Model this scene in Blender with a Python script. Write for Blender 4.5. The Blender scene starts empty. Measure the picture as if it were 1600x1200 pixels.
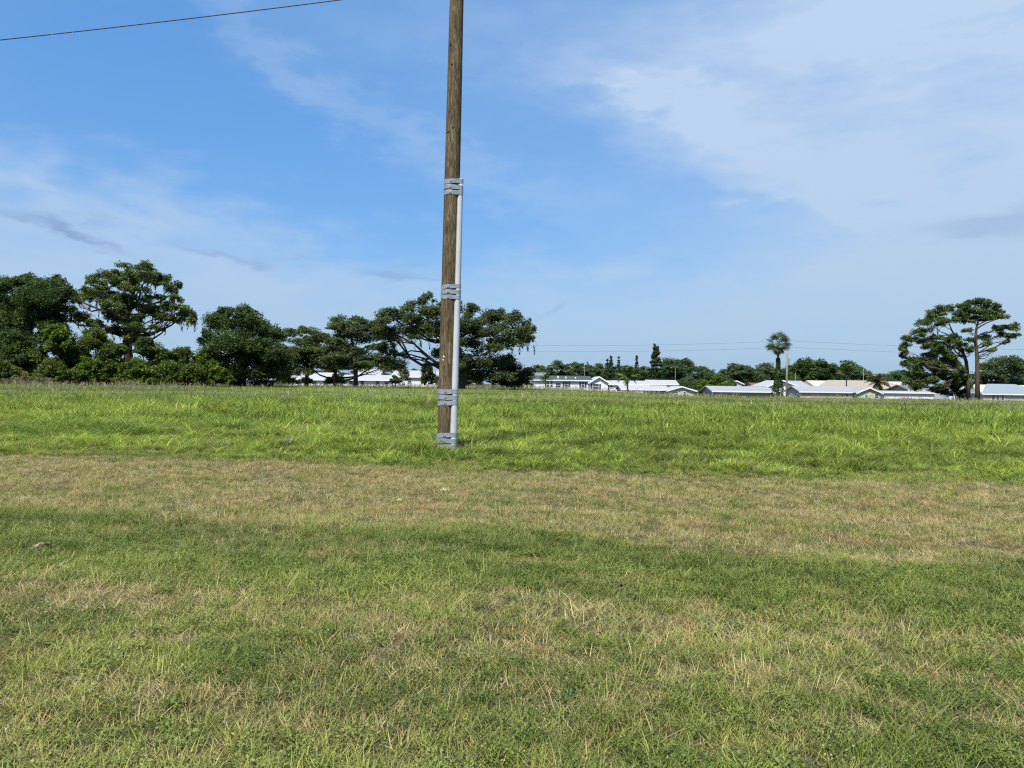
import bpy, bmesh, math, random
import numpy as np
from mathutils import Vector, Matrix
R = math.radians
random.seed(7)
rng = np.random.default_rng(7)
scene = bpy.context.scene
col = scene.collection

# ------------------------------------------------------------------ camera
CAM_H, FPX, ROLL = 1.60, 1202.0, R(-0.8)
cam_d = bpy.data.cameras.new('camera'); cam = bpy.data.objects.new('camera', cam_d); col.objects.link(cam)
cam.location = (0, 0, CAM_H); cam.rotation_euler = (R(90), ROLL, 0)
cam_d.sensor_width = 36; cam_d.lens = 36 * FPX / 1600
cam_d.clip_start = 0.05; cam_d.clip_end = 9000
scene.camera = cam

def pt(px, py, D):
    """photo pixel -> world point at depth D (metres along the view axis)"""
    u, w = (px - 800) / FPX, (600 - py) / FPX
    c, s = math.cos(ROLL), math.sin(ROLL)
    return Vector(((u * c + w * s) * D, D, CAM_H + (-u * s + w * c) * D))

def azel(px, py):
    p = pt(px, py, 1.0); d = Vector((p.x, p.y, p.z - CAM_H)).normalized()
    return math.atan2(d.x, d.y), math.asin(d.z)

# ------------------------------------------------------------------ world, sun, exposure
SUN_EL, SUN_AZ = R(56), R(205)          # azimuth clockwise from +Y (camera looks along +Y)
SKY_S, EXPO = 0.10, 1.15
world = bpy.data.worlds.new('World'); scene.world = world; world.use_nodes = True
nt = world.node_tree; nt.nodes.clear()
def wn(t, **k):
    n = nt.nodes.new(t)
    for a, b in k.items(): setattr(n, a, b)
    return n
def wmath(op, a, b=None, clamp=False):
    n = nt.nodes.new('ShaderNodeMath'); n.operation = op; n.use_clamp = clamp
    for i, v in enumerate((a, b)):
        if v is None: continue
        if isinstance(v, (int, float)): n.inputs[i].default_value = v
        else: nt.links.new(v, n.inputs[i])
    return n.outputs[0]
def wmix(f, a, b):
    n = nt.nodes.new('ShaderNodeMix'); n.data_type = 'RGBA'
    for s, v in ((0, f), (6, a), (7, b)):
        if isinstance(v, tuple): n.inputs[s].default_value = (*v, 1)
        elif isinstance(v, (int, float)): n.inputs[s].default_value = v
        else: nt.links.new(v, n.inputs[s])
    return n.outputs[2]
sky = wn('ShaderNodeTexSky', sky_type='NISHITA', sun_disc=False)
sky.sun_elevation = SUN_EL; sky.sun_rotation = SUN_AZ
sky.air_density = 1.0; sky.dust_density = 0.6; sky.ozone_density = 2.5; sky.altitude = 0
tc = wn('ShaderNodeTexCoord')
sep = wn('ShaderNodeSeparateXYZ'); nt.links.new(tc.outputs['Generated'], sep.inputs[0])
X, Y, Z = sep.outputs
az = wmath('ARCTAN2', X, Y); el = wmath('ARCSINE', Z)
def wnoise(scale, detail, stretch, rough=0.55, off=(0, 0, 0)):
    cmb = wn('ShaderNodeCombineXYZ')
    nt.links.new(wmath('MULTIPLY', az, stretch[0]), cmb.inputs[0]); nt.links.new(wmath('MULTIPLY', el, stretch[1]), cmb.inputs[1])
    cmb.inputs[2].default_value = off[2]
    n = wn('ShaderNodeTexNoise'); n.inputs['Scale'].default_value = scale; n.inputs['Detail'].default_value = detail
    n.inputs['Roughness'].default_value = rough; nt.links.new(cmb.outputs[0], n.inputs['Vector'])
    return n
w1 = wnoise(3.0, 4, (1, 1.6), off=(0, 0, 1.3)); w2 = wnoise(3.0, 4, (1, 1.6), off=(0, 0, 7.7))
w3 = wnoise(14.0, 5, (1, 2.6), off=(0, 0, 3.1))
fine = wmath('MULTIPLY', wmath('SUBTRACT', w3.outputs[0], 0.5), 0.10)
azw = wmath('ADD', wmath('ADD', az, wmath('MULTIPLY', wmath('SUBTRACT', w1.outputs[0], 0.5), 0.16)), fine)
elw = wmath('ADD', wmath('ADD', el, wmath('MULTIPLY', wmath('SUBTRACT', w2.outputs[0], 0.5), 0.10)), fine)
def blob(px, py, rx, ry, deg=0.0, power=1.0, a=None, e=None):
    """soft elliptical cloud patch, centred on a direction; radii in pixels of the photo"""
    a0, e0 = azel(px, py); c, s = math.cos(R(deg)), math.sin(R(deg))
    A = azw if a is None else a; E = elw if e is None else e
    da = wmath('SUBTRACT', A, a0); de = wmath('SUBTRACT', E, e0)
    u = wmath('ADD', wmath('MULTIPLY', da, c * FPX / rx), wmath('MULTIPLY', de, s * FPX / rx))
    v = wmath('ADD', wmath('MULTIPLY', da, -s * FPX / ry), wmath('MULTIPLY', de, c * FPX / ry))
    d2 = wmath('ADD', wmath('MULTIPLY', u, u), wmath('MULTIPLY', v, v))
    return wmath('POWER', 2.71828, wmath('MULTIPLY', wmath('POWER', d2, power), -1.0))
def addup(terms):
    t = None
    for b, k in terms:
        m = wmath('MULTIPLY', b, k); t = m if t is None else wmath('ADD', t, m)
    return t
streak = wnoise(5.0, 7, (1.0, 3.2), 0.6, off=(0, 0, 5.0))
stk = wmath('ADD', wmath('MULTIPLY', streak.outputs[0], 1.5), 0.20)
thin = addup([
    (blob(1560, 190, 420, 190, -12), 0.85), (blob(1240, 260, 300, 60, -22), 0.45), (blob(1040, 138, 130, 24, -14), 0.42), (blob(1190, 215, 120, 16, -24), 0.25), (blob(1260, 300, 150, 14, -8), 0.22),
    (blob(1400, 20, 380, 90, 0), 0.45), (blob(1150, 40, 420, 80, 0), 0.20), (blob(1560, 380, 300, 120, 0), 0.35),
    (blob(560, 165, 420, 30, -25), 0.28), (blob(900, 300, 190, 36, -18), 0.16), (blob(650, 20, 200, 70, 0), 0.14)])
# the low veil of cloud: everything under an uneven edge that dips towards the middle of the view
lr = wn('ShaderNodeValToRGB'); LE = [(0, 215), (260, 285), (450, 345), (720, 400), (1000, 395), (1300, 350), (1600, 300)]
while len(lr.color_ramp.elements) < len(LE): lr.color_ramp.elements.new(0.5)
for i_, (px_, py_) in enumerate(LE):
    a_, e_ = azel(px_, py_); lr.color_ramp.elements[i_].position = (a_ + 0.65) / 1.3; lr.color_ramp.elements[i_].color = (e_, e_, e_, 1)
nt.links.new(wmath('MULTIPLY', wmath('ADD', azw, 0.65), 1 / 1.3), lr.inputs[0])
veil = wn('ShaderNodeMapRange', interpolation_type='SMOOTHSTEP'); veil.inputs[1].default_value = -0.035; veil.inputs[2].default_value = 0.10
nt.links.new(wmath('SUBTRACT', lr.outputs[0], wmath('ADD', elw, wmath('MULTIPLY', fine, 0.5))), veil.inputs[0])
thin = wmath('ADD', thin, wmath('MULTIPLY', veil.outputs[0], 0.74))
thin = wmath('MULTIPLY', thin, stk)
gen = wnoise(2.2, 6, (1.0, 2.2), 0.6, off=(0, 0, 11.0))       # the same kind of thin cloud all round the sky
genm = wn('ShaderNodeMapRange'); genm.inputs[1].default_value = 0.45; genm.inputs[2].default_value = 0.85
nt.links.new(gen.outputs[0], genm.inputs[0])
thin = wmath('ADD', thin, wmath('MULTIPLY', genm.outputs[0], 0.12), True)
hazef = wmath('POWER', 2.71828, wmath('MULTIPLY', wmath('ABSOLUTE', el), -11.0))
fa = wmath('ADD', az, fine); fe = wmath('ADD', el, wmath('MULTIPLY', fine, 0.45))
dark = addup([(blob(75, 352, 60, 10, -14, 1.2, fa, fe), 0.8), (blob(125, 372, 62, 7, -16, 1.2, fa, fe), 0.9), (blob(155, 343, 22, 7, -10, 1.2, fa, fe), 0.5),
              (blob(345, 398, 62, 8, -12, 1.2, fa, fe), 0.8), (blob(415, 410, 18, 11, 0, 1.2, fa, fe), 0.6), (blob(480, 401, 28, 4, 0, 1.2, fa, fe), 0.4),
              (blob(600, 431, 36, 8, -5, 1.2, fa, fe), 0.9), (blob(650, 412, 30, 5, 10, 1.2, fa, fe), 0.5), (blob(660, 443, 50, 4, -6, 1.2, fa, fe), 0.4),
              (blob(1550, 352, 80, 13, -3, 1.2, fa, fe), 0.75), (blob(1595, 325, 12, 10, 0, 1.2, fa, fe), 0.5), (blob(865, 483, 18, 5, 35, 1.2, fa, fe), 0.4),
              (blob(1240, 150, 160, 40, -20, 1.0, fa, fe), 0.12)])
dark = wmath('MULTIPLY', dark, 0.48, True)
K = 1.0 / (SKY_S * 2 ** EXPO)          # cloud colours are given as they look on the picture
hs = wn('ShaderNodeHueSaturation'); hs.inputs['Saturation'].default_value = 1.22; hs.inputs['Value'].default_value = 0.84
nt.links.new(sky.outputs[0], hs.inputs['Color'])
base = wmix(0.6, hs.outputs[0], (0.125 * K, 0.355 * K, 0.775 * K))
c0 = wmix(wmath('MULTIPLY', hazef, 0.9), base, (0.29 * K, 0.475 * K, 0.71 * K))
haze2 = wmath('POWER', 2.71828, wmath('MULTIPLY', wmath('ABSOLUTE', el), -4.5))
ccol = wmix(haze2, (0.57 * K, 0.71 * K, 0.93 * K), (0.40 * K, 0.56 * K, 0.725 * K))
c1 = wmix(wmath('MULTIPLY', thin, 0.92), c0, ccol)
c2 = wmix(dark, c1, (0.235 * K, 0.355 * K, 0.62 * K))
bg = wn('ShaderNodeBackground'); bg.inputs[1].default_value = SKY_S; nt.links.new(c2, bg.inputs[0])
wo = wn('ShaderNodeOutputWorld'); nt.links.new(bg.outputs[0], wo.inputs[0])

sun_d = bpy.data.lights.new('sun', 'SUN'); sun = bpy.data.objects.new('sun', sun_d); col.objects.link(sun)
sun_d.energy = 3.2; sun_d.angle = R(9.0); sun_d.color = (1.0, 0.955, 0.88)
sv = Vector((math.sin(SUN_AZ) * math.cos(SUN_EL), math.cos(SUN_AZ) * math.cos(SUN_EL), math.sin(SUN_EL)))
sun.rotation_euler = sv.to_track_quat('Z', 'Y').to_euler(); sun.location = sv * 60
vs = scene.view_settings
vs.view_transform = 'Standard'; vs.look = 'None'; vs.gamma = 1.0; vs.use_curve_mapping = False
vs.exposure = EXPO
cy = scene.cycles; cy.use_denoising = False; cy.filter_width = 1.2; cy.max_bounces = 5; cy.diffuse_bounces = 2; cy.glossy_bounces = 2; cy.transmission_bounces = 4; cy.transparent_max_bounces = 4
cy.caustics_reflective = False; cy.caustics_refractive = False

# ------------------------------------------------------------------ helpers
def tag(o, label=None, cat=None, group=None, kind=None):
    if label: o['label'] = label
    if cat: o['category'] = cat
    if group: o['group'] = group
    if kind: o['kind'] = kind
    return o
def empty(name, loc, label, cat, group=None):
    o = bpy.data.objects.new(name, None); col.objects.link(o); o.location = loc; o.empty_display_size = 0.3
    return tag(o, label, cat, group)
def link(name, me, parent=None, mat=None, loc=None):
    o = bpy.data.objects.new(name, me); col.objects.link(o)
    if mat and not me.materials: me.materials.append(mat)
    if parent: o.parent = parent
    if loc is not None: o.location = loc
    return o
def np_mesh(name, v, f, attrs=None, smooth=False):
    """v: (N,3); f: (M,k) array with k corners each, or list of such arrays"""
    fs = f if isinstance(f, list) else [f]
    fs = [np.asarray(a, dtype=np.int32) for a in fs if len(a)]
    me = bpy.data.meshes.new(name)
    v = np.asarray(v, dtype=np.float32)
    me.vertices.add(len(v)); me.vertices.foreach_set('co', v.ravel())
    loops = np.concatenate([a.ravel() for a in fs]); tot = np.concatenate([np.full(len(a), a.shape[1], np.int32) for a in fs])
    st = np.concatenate([[0], np.cumsum(tot)[:-1]]).astype(np.int32)
    me.loops.add(len(loops)); me.loops.foreach_set('vertex_index', loops)
    me.polygons.add(len(tot)); me.polygons.foreach_set('loop_start', st); me.polygons.foreach_set('loop_total', tot)
    if smooth: me.polygons.foreach_set('use_smooth', np.ones(len(tot), dtype=bool))
    me.update(calc_edges=True)
    for k, a in (attrs or {}).items():
        at = me.attributes.new(k, 'FLOAT', 'POINT'); at.data.foreach_set('value', np.asarray(a, np.float32))
    return me
class MB:
    """collects boxes, prisms and tubes into one mesh"""
    def __init__(s): s.v = []; s.f = []
    def add(s, vs, fs):
        b = len(s.v); s.v += [tuple(p) for p in vs]; s.f += [tuple(i + b for i in q) for q in fs]; return s
    def box(s, x0, x1, y0, y1, z0, z1):
        return s.add([(x0, y0, z0), (x1, y0, z0), (x1, y1, z0), (x0, y1, z0), (x0, y0, z1), (x1, y0, z1), (x1, y1, z1), (x0, y1, z1)],
                     [(0, 3, 2, 1), (4, 5, 6, 7), (0, 1, 5, 4), (1, 2, 6, 5), (2, 3, 7, 6), (3, 0, 4, 7)])
    def tube(s, pts, radii, n=8, cap=True):
        pts = [Vector(p) for p in pts]; b = len(s.v); ref = Vector((0.31, 0.87, 0.1))
        for i, p in enumerate(pts):
            t = (pts[min(i + 1, len(pts) - 1)] - pts[max(i - 1, 0)]).normalized()
            a = t.cross(ref if abs(t.dot(ref)) < 0.95 else Vector((1, 0, 0))).normalized(); c = t.cross(a)
            for k in range(n):
                th = 2 * math.pi * k / n; s.v.append(tuple(p + (a * math.cos(th) + c * math.sin(th)) * radii[i]))
        for i in range(len(pts) - 1):
            for k in range(n):
                q = b + i * n; s.f.append((q + k, q + (k + 1) % n, q + n + (k + 1) % n, q + n + k))
        if cap:
            s.f.append(tuple(b + k for k in range(n))[::-1]); s.f.append(tuple(b + (len(pts) - 1) * n + k for k in range(n)))
        return s
    def slab(s, quad, th):
        """thick plate: quad is four points, thickness th below it"""
        q = [Vector(p) for p in quad]; n = (q[1] - q[0]).cross(q[3] - q[0]).normalized()
        if n.z < 0: n = -n
        lo = [p - n * th for p in q]
        return s.add(q + lo, [(0, 1, 2, 3), (7, 6, 5, 4), (0, 4, 5, 1), (1, 5, 6, 2), (2, 6, 7, 3), (3, 7, 4, 0)])
    def build(s, name, mat, parent=None, smooth=False, loc=None):
        me = bpy.data.meshes.new(name); me.from_pydata(s.v, [], s.f)
        bm = bmesh.new(); bm.from_mesh(me); bmesh.ops.recalc_face_normals(bm, faces=bm.faces); bm.to_mesh(me); bm.free()
        if smooth: me.polygons.foreach_set('use_smooth', [True] * len(me.polygons))
        return link(name, me, parent, mat, loc)

def hash2(ix, iy, seed):
    h = (ix * 374761393 + iy * 668265263 + seed * 974711) & 0x7fffffff
    h = ((h ^ (h >> 13)) * 1274126177) & 0x7fffffff
    return ((h ^ (h >> 16)) & 0xffff) / 65535.0
def vnoise(x, y, seed=0):
    x = np.asarray(x, float); y = np.asarray(y, float)
    ix = np.floor(x).astype(np.int64); iy = np.floor(y).astype(np.int64); fx = x - ix; fy = y - iy
    fx = fx * fx * (3 - 2 * fx); fy = fy * fy * (3 - 2 * fy)
    a = hash2(ix, iy, seed); b = hash2(ix + 1, iy, seed); c = hash2(ix, iy + 1, seed); d = hash2(ix + 1, iy + 1, seed)
    return (a * (1 - fx) + b * fx) * (1 - fy) + (c * (1 - fx) + d * fx) * fy
def fbm(x, y, seed=0, oct=4):
    t = 0; a = 0.5; s = 0
    for k in range(oct):
        t = t + a * vnoise(x * 2 ** k, y * 2 ** k, seed + 17 * k); s += a; a *= 0.55
    return t / s
def ss(a, b, x):
    t = np.clip((np.asarray(x, float) - a) / (b - a), 0, 1); return t * t * (3 - 2 * t)
def ground_z(x, y):
    x = np.asarray(x, float); y = np.asarray(y, float)
    z = -1.45 * ss(112, 134, y) * ss(13, 24, x) - 0.35 * ss(112, 134, y) * ss(-30, 5, x) * (1 - ss(13, 24, x))
    z = z + 0.42 * ss(35, 95, y) * (1 - ss(112, 150, y)) * (1 - ss(2, 24, x)) - 0.30 * ss(45, 105, y) * ss(6, 30, x)
    near = 1 - ss(35, 60, y)
    return z + near * (0.11 * (fbm(x / 5.0, y / 5.0, 3, 3) - 0.5) + 0.05 * (fbm(x / 1.1, y / 1.1, 9, 2) - 0.5))
def vcoord(x, y): return y + 0.14 * x          # distance across the mown strips, which run a little askew

# ------------------------------------------------------------------ materials
def mat_new(name):
    m = bpy.data.materials.new(name); m.use_nodes = True; n = m.node_tree; n.nodes.clear()
    return m, n
def N(n, t, **k):
    x = n.nodes.new(t)
    for a, b in k.items():
        if a in x.inputs: x.inputs[a].default_value = b
        else: setattr(x, a, b)
    return x
def ramp(n, fac, stops):
    r = n.nodes.new('ShaderNodeValToRGB'); e = r.color_ramp.elements
    while len(e) < len(stops): e.new(0.5)
    for i, (p, c) in enumerate(stops): e[i].position = p; e[i].color = (*c, 1)
    n.links.new(fac, r.inputs[0]); return r.outputs[0]
def plain(name, c, rough=0.6, var=0.12, scale=4.0, stretch=(1, 1, 1), bump=0.0, metallic=0.0, spec=0.4):
    m, n = mat_new(name); tcn = N(n, 'ShaderNodeTexCoord'); mp = N(n, 'ShaderNodeMapping'); mp.inputs['Scale'].default_value = stretch
    n.links.new(tcn.outputs['Object'], mp.inputs[0])
    no = N(n, 'ShaderNodeTexNoise', Scale=scale, Detail=5.0, Roughness=0.6); n.links.new(mp.outputs[0], no.inputs['Vector'])
    c = np.array(c)
    cr = ramp(n, no.outputs[0], [(0.3, tuple(c * (1 - var))), (0.7, tuple(np.minimum(c * (1 + var), 0.95)))])
    p = N(n, 'ShaderNodeBsdfPrincipled', Roughness=rough, Metallic=metallic); p.inputs['Specular IOR Level'].default_value = spec
    n.links.new(cr, p.inputs['Base Color'])
    if bump:
        b = N(n, 'ShaderNodeBump', Strength=bump, Distance=0.02); n.links.new(no.outputs[0], b.inputs['Height']); n.links.new(b.outputs[0], p.inputs['Normal'])
    o = N(n, 'ShaderNodeOutputMaterial'); n.links.new(p.outputs[0], o.inputs[0]); return m
def leafy(name, dark, light, trans=0.42, warm=(0.0, 0.0, 0.0), wf=0.0, scale=0.45, rough=0.55, spec=0.25):
    """foliage: each leaf has its own tone (attribute), clumps drift in hue"""
    m, n = mat_new(name)
    at = N(n, 'ShaderNodeAttribute'); at.attribute_name = 'tone'
    tcn = N(n, 'ShaderNodeTexCoord'); no = N(n, 'ShaderNodeTexNoise', Scale=scale, Detail=3.0); n.links.new(tcn.outputs['Object'], no.inputs['Vector'])
    ad = N(n, 'ShaderNodeMath', operation='MULTIPLY_ADD'); n.links.new(no.outputs[0], ad.inputs[0]); ad.inputs[1].default_value = 0.9; ad.inputs[2].default_value = -0.45
    ad2 = N(n, 'ShaderNodeMath', operation='ADD'); n.links.new(at.outputs['Fac'], ad2.inputs[0]); n.links.new(ad.outputs[0], ad2.inputs[1])
    stops = [(0.1, dark), (0.8, light)]
    if wf: stops.append((1.0 - wf * 0.1, warm))
    c = ramp(n, ad2.outputs[0], stops)
    d = N(n, 'ShaderNodeBsdfPrincipled', Roughness=rough); d.inputs['Specular IOR Level'].default_value = spec; n.links.new(c, d.inputs['Base Color'])
    t = N(n, 'ShaderNodeBsdfTranslucent'); n.links.new(c, t.inputs[0])
    mx = N(n, 'ShaderNodeMixShader'); mx.inputs[0].default_value = trans; n.links.new(d.outputs[0], mx.inputs[1]); n.links.new(t.outputs[0], mx.inputs[2])
    o = N(n, 'ShaderNodeOutputMaterial'); n.links.new(mx.outputs[0], o.inputs[0]); return m
def grass_mat(name, trans=0.35):
    m, n = mat_new(name)
    a = N(n, 'ShaderNodeAttribute', attribute_type='INSTANCER'); a.attribute_name = 'tint'
    t = N(n, 'ShaderNodeAttribute'); t.attribute_name = 'tone'
    hs = N(n, 'ShaderNodeHueSaturation'); n.links.new(a.outputs['Color'], hs.inputs['Color'])
    v = N(n, 'ShaderNodeMapRange'); v.inputs[3].default_value = 0.62; v.inputs[4].default_value = 1.38; n.links.new(t.outputs['Fac'], v.inputs[0]); n.links.new(v.outputs[0], hs.inputs['Value'])
    h = N(n, 'ShaderNodeMapRange'); h.inputs[3].default_value = 0.525; h.inputs[4].default_value = 0.48; n.links.new(t.outputs['Fac'], h.inputs[0]); n.links.new(h.outputs[0], hs.inputs['Hue'])
    d = N(n, 'ShaderNodeBsdfPrincipled', Roughness=0.55); d.inputs['Specular IOR Level'].default_value = 0.25; n.links.new(hs.outputs[0], d.inputs['Base Color'])
    tr = N(n, 'ShaderNodeBsdfTranslucent'); n.links.new(hs.outputs[0], tr.inputs[0])
    mx = N(n, 'ShaderNodeMixShader'); mx.inputs[0].default_value = trans; n.links.new(d.outputs[0], mx.inputs[1]); n.links.new(tr.outputs[0], mx.inputs[2])
    o = N(n, 'ShaderNodeOutputMaterial'); n.links.new(mx.outputs[0], o.inputs[0]); return m

def ground_mat():
    m, n = mat_new('turf_soil'); tcn = N(n, 'ShaderNodeTexCoord')
    n1 = N(n, 'ShaderNodeTexNoise', Scale=0.55, Detail=6.0, Roughness=0.6); n.links.new(tcn.outputs['Object'], n1.inputs['Vector'])
    n2 = N(n, 'ShaderNodeTexNoise', Scale=38.0, Detail=6.0, Roughness=0.7); n.links.new(tcn.outputs['Object'], n2.inputs['Vector'])
    a = ramp(n, n1.outputs[0], [(0.35, (0.045, 0.06, 0.018)), (0.65, (0.10, 0.085, 0.045))])
    b = ramp(n, n2.outputs[0], [(0.3, (0.03, 0.035, 0.012)), (0.55, (0.10, 0.09, 0.045)), (0.75, (0.20, 0.165, 0.09))])
    mx = N(n, 'ShaderNodeMix', data_type='RGBA'); mx.inputs[0].default_value = 0.55; n.links.new(a, mx.inputs[6]); n.links.new(b, mx.inputs[7])
    p = N(n, 'ShaderNodeBsdfPrincipled', Roughness=0.95); p.inputs['Specular IOR Level'].default_value = 0.1; n.links.new(mx.outputs[2], p.inputs['Base Color'])
    bp = N(n, 'ShaderNodeBump', Strength=0.7, Distance=0.03); n.links.new(n2.outputs[0], bp.inputs['Height']); n.links.new(bp.outputs[0], p.inputs['Normal'])
    o = N(n, 'ShaderNodeOutputMaterial'); n.links.new(p.outputs[0], o.inputs[0]); return m

M = {}
M['ground'] = ground_mat()
M['grass'] = grass_mat('grass_blade'); 
M['bark'] = plain('oak_bark', (0.075, 0.058, 0.045), 0.9, 0.4, 6, (1, 1, .25), 0.6, spec=0.1)
M['pine_bark'] = plain('pine_bark', (0.085, 0.062, 0.048), 0.9, 0.4, 6, (1, 1, .3), 0.6, spec=0.1)
M['palm_bark'] = plain('palm_bark', (0.24, 0.20, 0.16), 0.9, 0.25, 5, (1, 1, 3), 0.4, spec=0.1)
M['oak'] = leafy('oak_leaf', (0.043, 0.086, 0.020), (0.140, 0.183, 0.039))
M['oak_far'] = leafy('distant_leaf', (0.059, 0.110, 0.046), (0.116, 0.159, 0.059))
M['oak_dark'] = leafy('dark_leaf', (0.032, 0.068, 0.020), (0.091, 0.134, 0.032))
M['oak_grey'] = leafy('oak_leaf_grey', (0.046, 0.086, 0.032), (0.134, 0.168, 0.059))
M['bush'] = leafy('bush_leaf', (0.043, 0.086, 0.016), (0.146, 0.189, 0.032))
M['bush_bright'] = leafy('bush_leaf_bright', (0.055, 0.113, 0.016), (0.159, 0.232, 0.029))
M['bush_yellow'] = leafy('bush_leaf_yellow', (0.055, 0.075, 0.012), (0.20, 0.22, 0.04))
M['pine'] = leafy('pine_needle', (0.039, 0.086, 0.023), (0.128, 0.177, 0.039), trans=0.2)
M['norfolk'] = leafy('norfolk_needle', (0.023, 0.052, 0.020), (0.073, 0.112, 0.041), trans=0.15)
M['vine'] = leafy('vine_leaf', (0.026, 0.065, 0.012), (0.091, 0.159, 0.024))
M['moss'] = leafy('spanish_moss', (0.030, 0.032, 0.024), (0.085, 0.085, 0.065), trans=0.15)
M['weed'] = leafy('dry_weed', (0.10, 0.10, 0.03), (0.34, 0.30, 0.13))
M['fan'] = leafy('fan_frond', (0.032, 0.058, 0.026), (0.104, 0.140, 0.061), trans=0.2)
M['fan_dead'] = leafy('fan_frond_dead', (0.045, 0.030, 0.018), (0.12, 0.085, 0.055), trans=0.15)
M['feather'] = leafy('feather_frond', (0.024, 0.046, 0.012), (0.11, 0.145, 0.032), trans=0.25)
M['feather_pale'] = leafy('feather_frond_pale', (0.06, 0.065, 0.025), (0.19, 0.17, 0.075), trans=0.25)

# ------------------------------------------------------------------ ground sheet
def axis(fine, half, far, lo=None):
    a = np.arange(-half if lo is None else lo, half + .01, fine)
    return a
gx = np.unique(np.concatenate([np.linspace(-4200, -220, 14), np.arange(-220, -40, 6.0), np.arange(-40, 40.1, 0.5), np.arange(46, 221, 6.0), np.linspace(226, 4200, 14)]))
gy = np.unique(np.concatenate([np.linspace(-600, -20, 8), np.arange(-18, 30.1, 0.4), np.arange(31, 70, 1.5), np.arange(70, 160, 3.0), np.arange(165, 400, 15), np.linspace(420, 6500, 16)]))
GX, GY = np.meshgrid(gx, gy); GV = np.stack([GX, GY, ground_z(GX, GY)], -1).reshape(-1, 3)
ii = (np.arange(len(gy) - 1)[:, None] * len(gx) + np.arange(len(gx) - 1)[None]).ravel()
ground = link('ground', np_mesh('ground', GV, np.stack([ii, ii + 1, ii + 1 + len(gx), ii + len(gx)], 1), smooth=True), mat=M['ground'])
tag(ground, 'flat ground of turf and soil under the field', 'ground', kind='structure')

# ------------------------------------------------------------------ trees
def rand_dirs(n, r=rng):
    v = r.normal(size=(n, 3)); return v / np.linalg.norm(v, axis=1)[:, None]
def leaf_mesh(name, centers, size, aspect=0.5, up=0.5, tone=None, r=rng, dirs=None):
    """a rhombus leaf spray for every centre; normals lean upwards by `up`"""
    n = len(centers); nrm = rand_dirs(n, r); nrm[:, 2] = np.abs(nrm[:, 2]) * (1 if up > 0 else 1) + up
    nrm /= np.linalg.norm(nrm, axis=1)[:, None]
    t = rand_dirs(n, r) if dirs is None else dirs + 0.45 * rand_dirs(n, r)
    t -= nrm * np.sum(t * nrm, 1)[:, None]; t /= np.linalg.norm(t, axis=1)[:, None] + 1e-9
    b = np.cross(nrm, t); s = (size * r.uniform(0.4, 1.45, n))[:, None]
    bend = nrm * s * 0.12
    v = np.stack([centers - t * s * .5, centers + b * s * aspect * .5 + bend, centers + t * s * .5, centers - b * s * aspect * .5 + bend], 1).reshape(-1, 3)
    k = np.arange(n)[:, None] * 4; f = np.concatenate([k, k + 1, k + 2, k + 3], 1)
    tn = np.clip(r.normal(0.5, 0.2, n), 0, 1) if tone is None else tone
    return np_mesh(name, v, f, {'tone': np.repeat(tn, 4)})
DENS = 2.3
def fill_pads(pads, per_m2, r=rng, lump=9, flat=0.95, jag=0.18):
    """points in lumpy clusters inside each pad (centre, radii): gaps stay between the clusters"""
    out = []; tones = []
    for c, rad in pads:
        c = np.array(c); rad = np.array(rad)
        area = rad[0] * rad[2] * 3.1; n = max(60, int(area * per_m2 * DENS)); k = max(3, int(lump * r.uniform(.7, 1.3)))
        d = rand_dirs(k, r); d[:, 2] = np.where(d[:, 2] < -.5, -.5 * d[:, 2], d[:, 2]); q = c + d * rad * (r.uniform(.35, .95, k) ** 0.7)[:, None]
        sr = r.uniform(.34, .58, k)[:, None] * rad; sr[:, 2] = np.maximum(sr[:, 2] * flat, rad.min() * 0.22)
        w = np.prod(sr, 1) ** .66; idx = r.choice(k, n, p=w / w.sum())
        dd = rand_dirs(n, r) * (r.uniform(0.05, 1, n) ** 0.45 * r.uniform(0.8, 1 + jag * 2, n))[:, None]
        out.append(q[idx] + dd * sr[idx]); kt = r.normal(0.5, 0.13, k); tones.append(np.clip(kt[idx] + r.normal(0, .17, n), 0, 1))
    return np.concatenate(out), np.concatenate(tones)
def curve_pts(a, b, n, sag, r, wob=0.09):
    a, b = np.array(a, float), np.array(b, float); L = np.linalg.norm(b - a); p = []
    o1, o2 = r.normal(0, wob * L, 3), r.normal(0, wob * L, 3)
    for i in range(n + 1):
        t = i / n; q = a * (1 - t) + b * t; q = q + np.array([0, 0, -sag * L * math.sin(math.pi * t)]) + o1 * math.sin(math.pi * t) + o2 * math.sin(2 * math.pi * t) * .5
        p.append(q)
    return p
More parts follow.
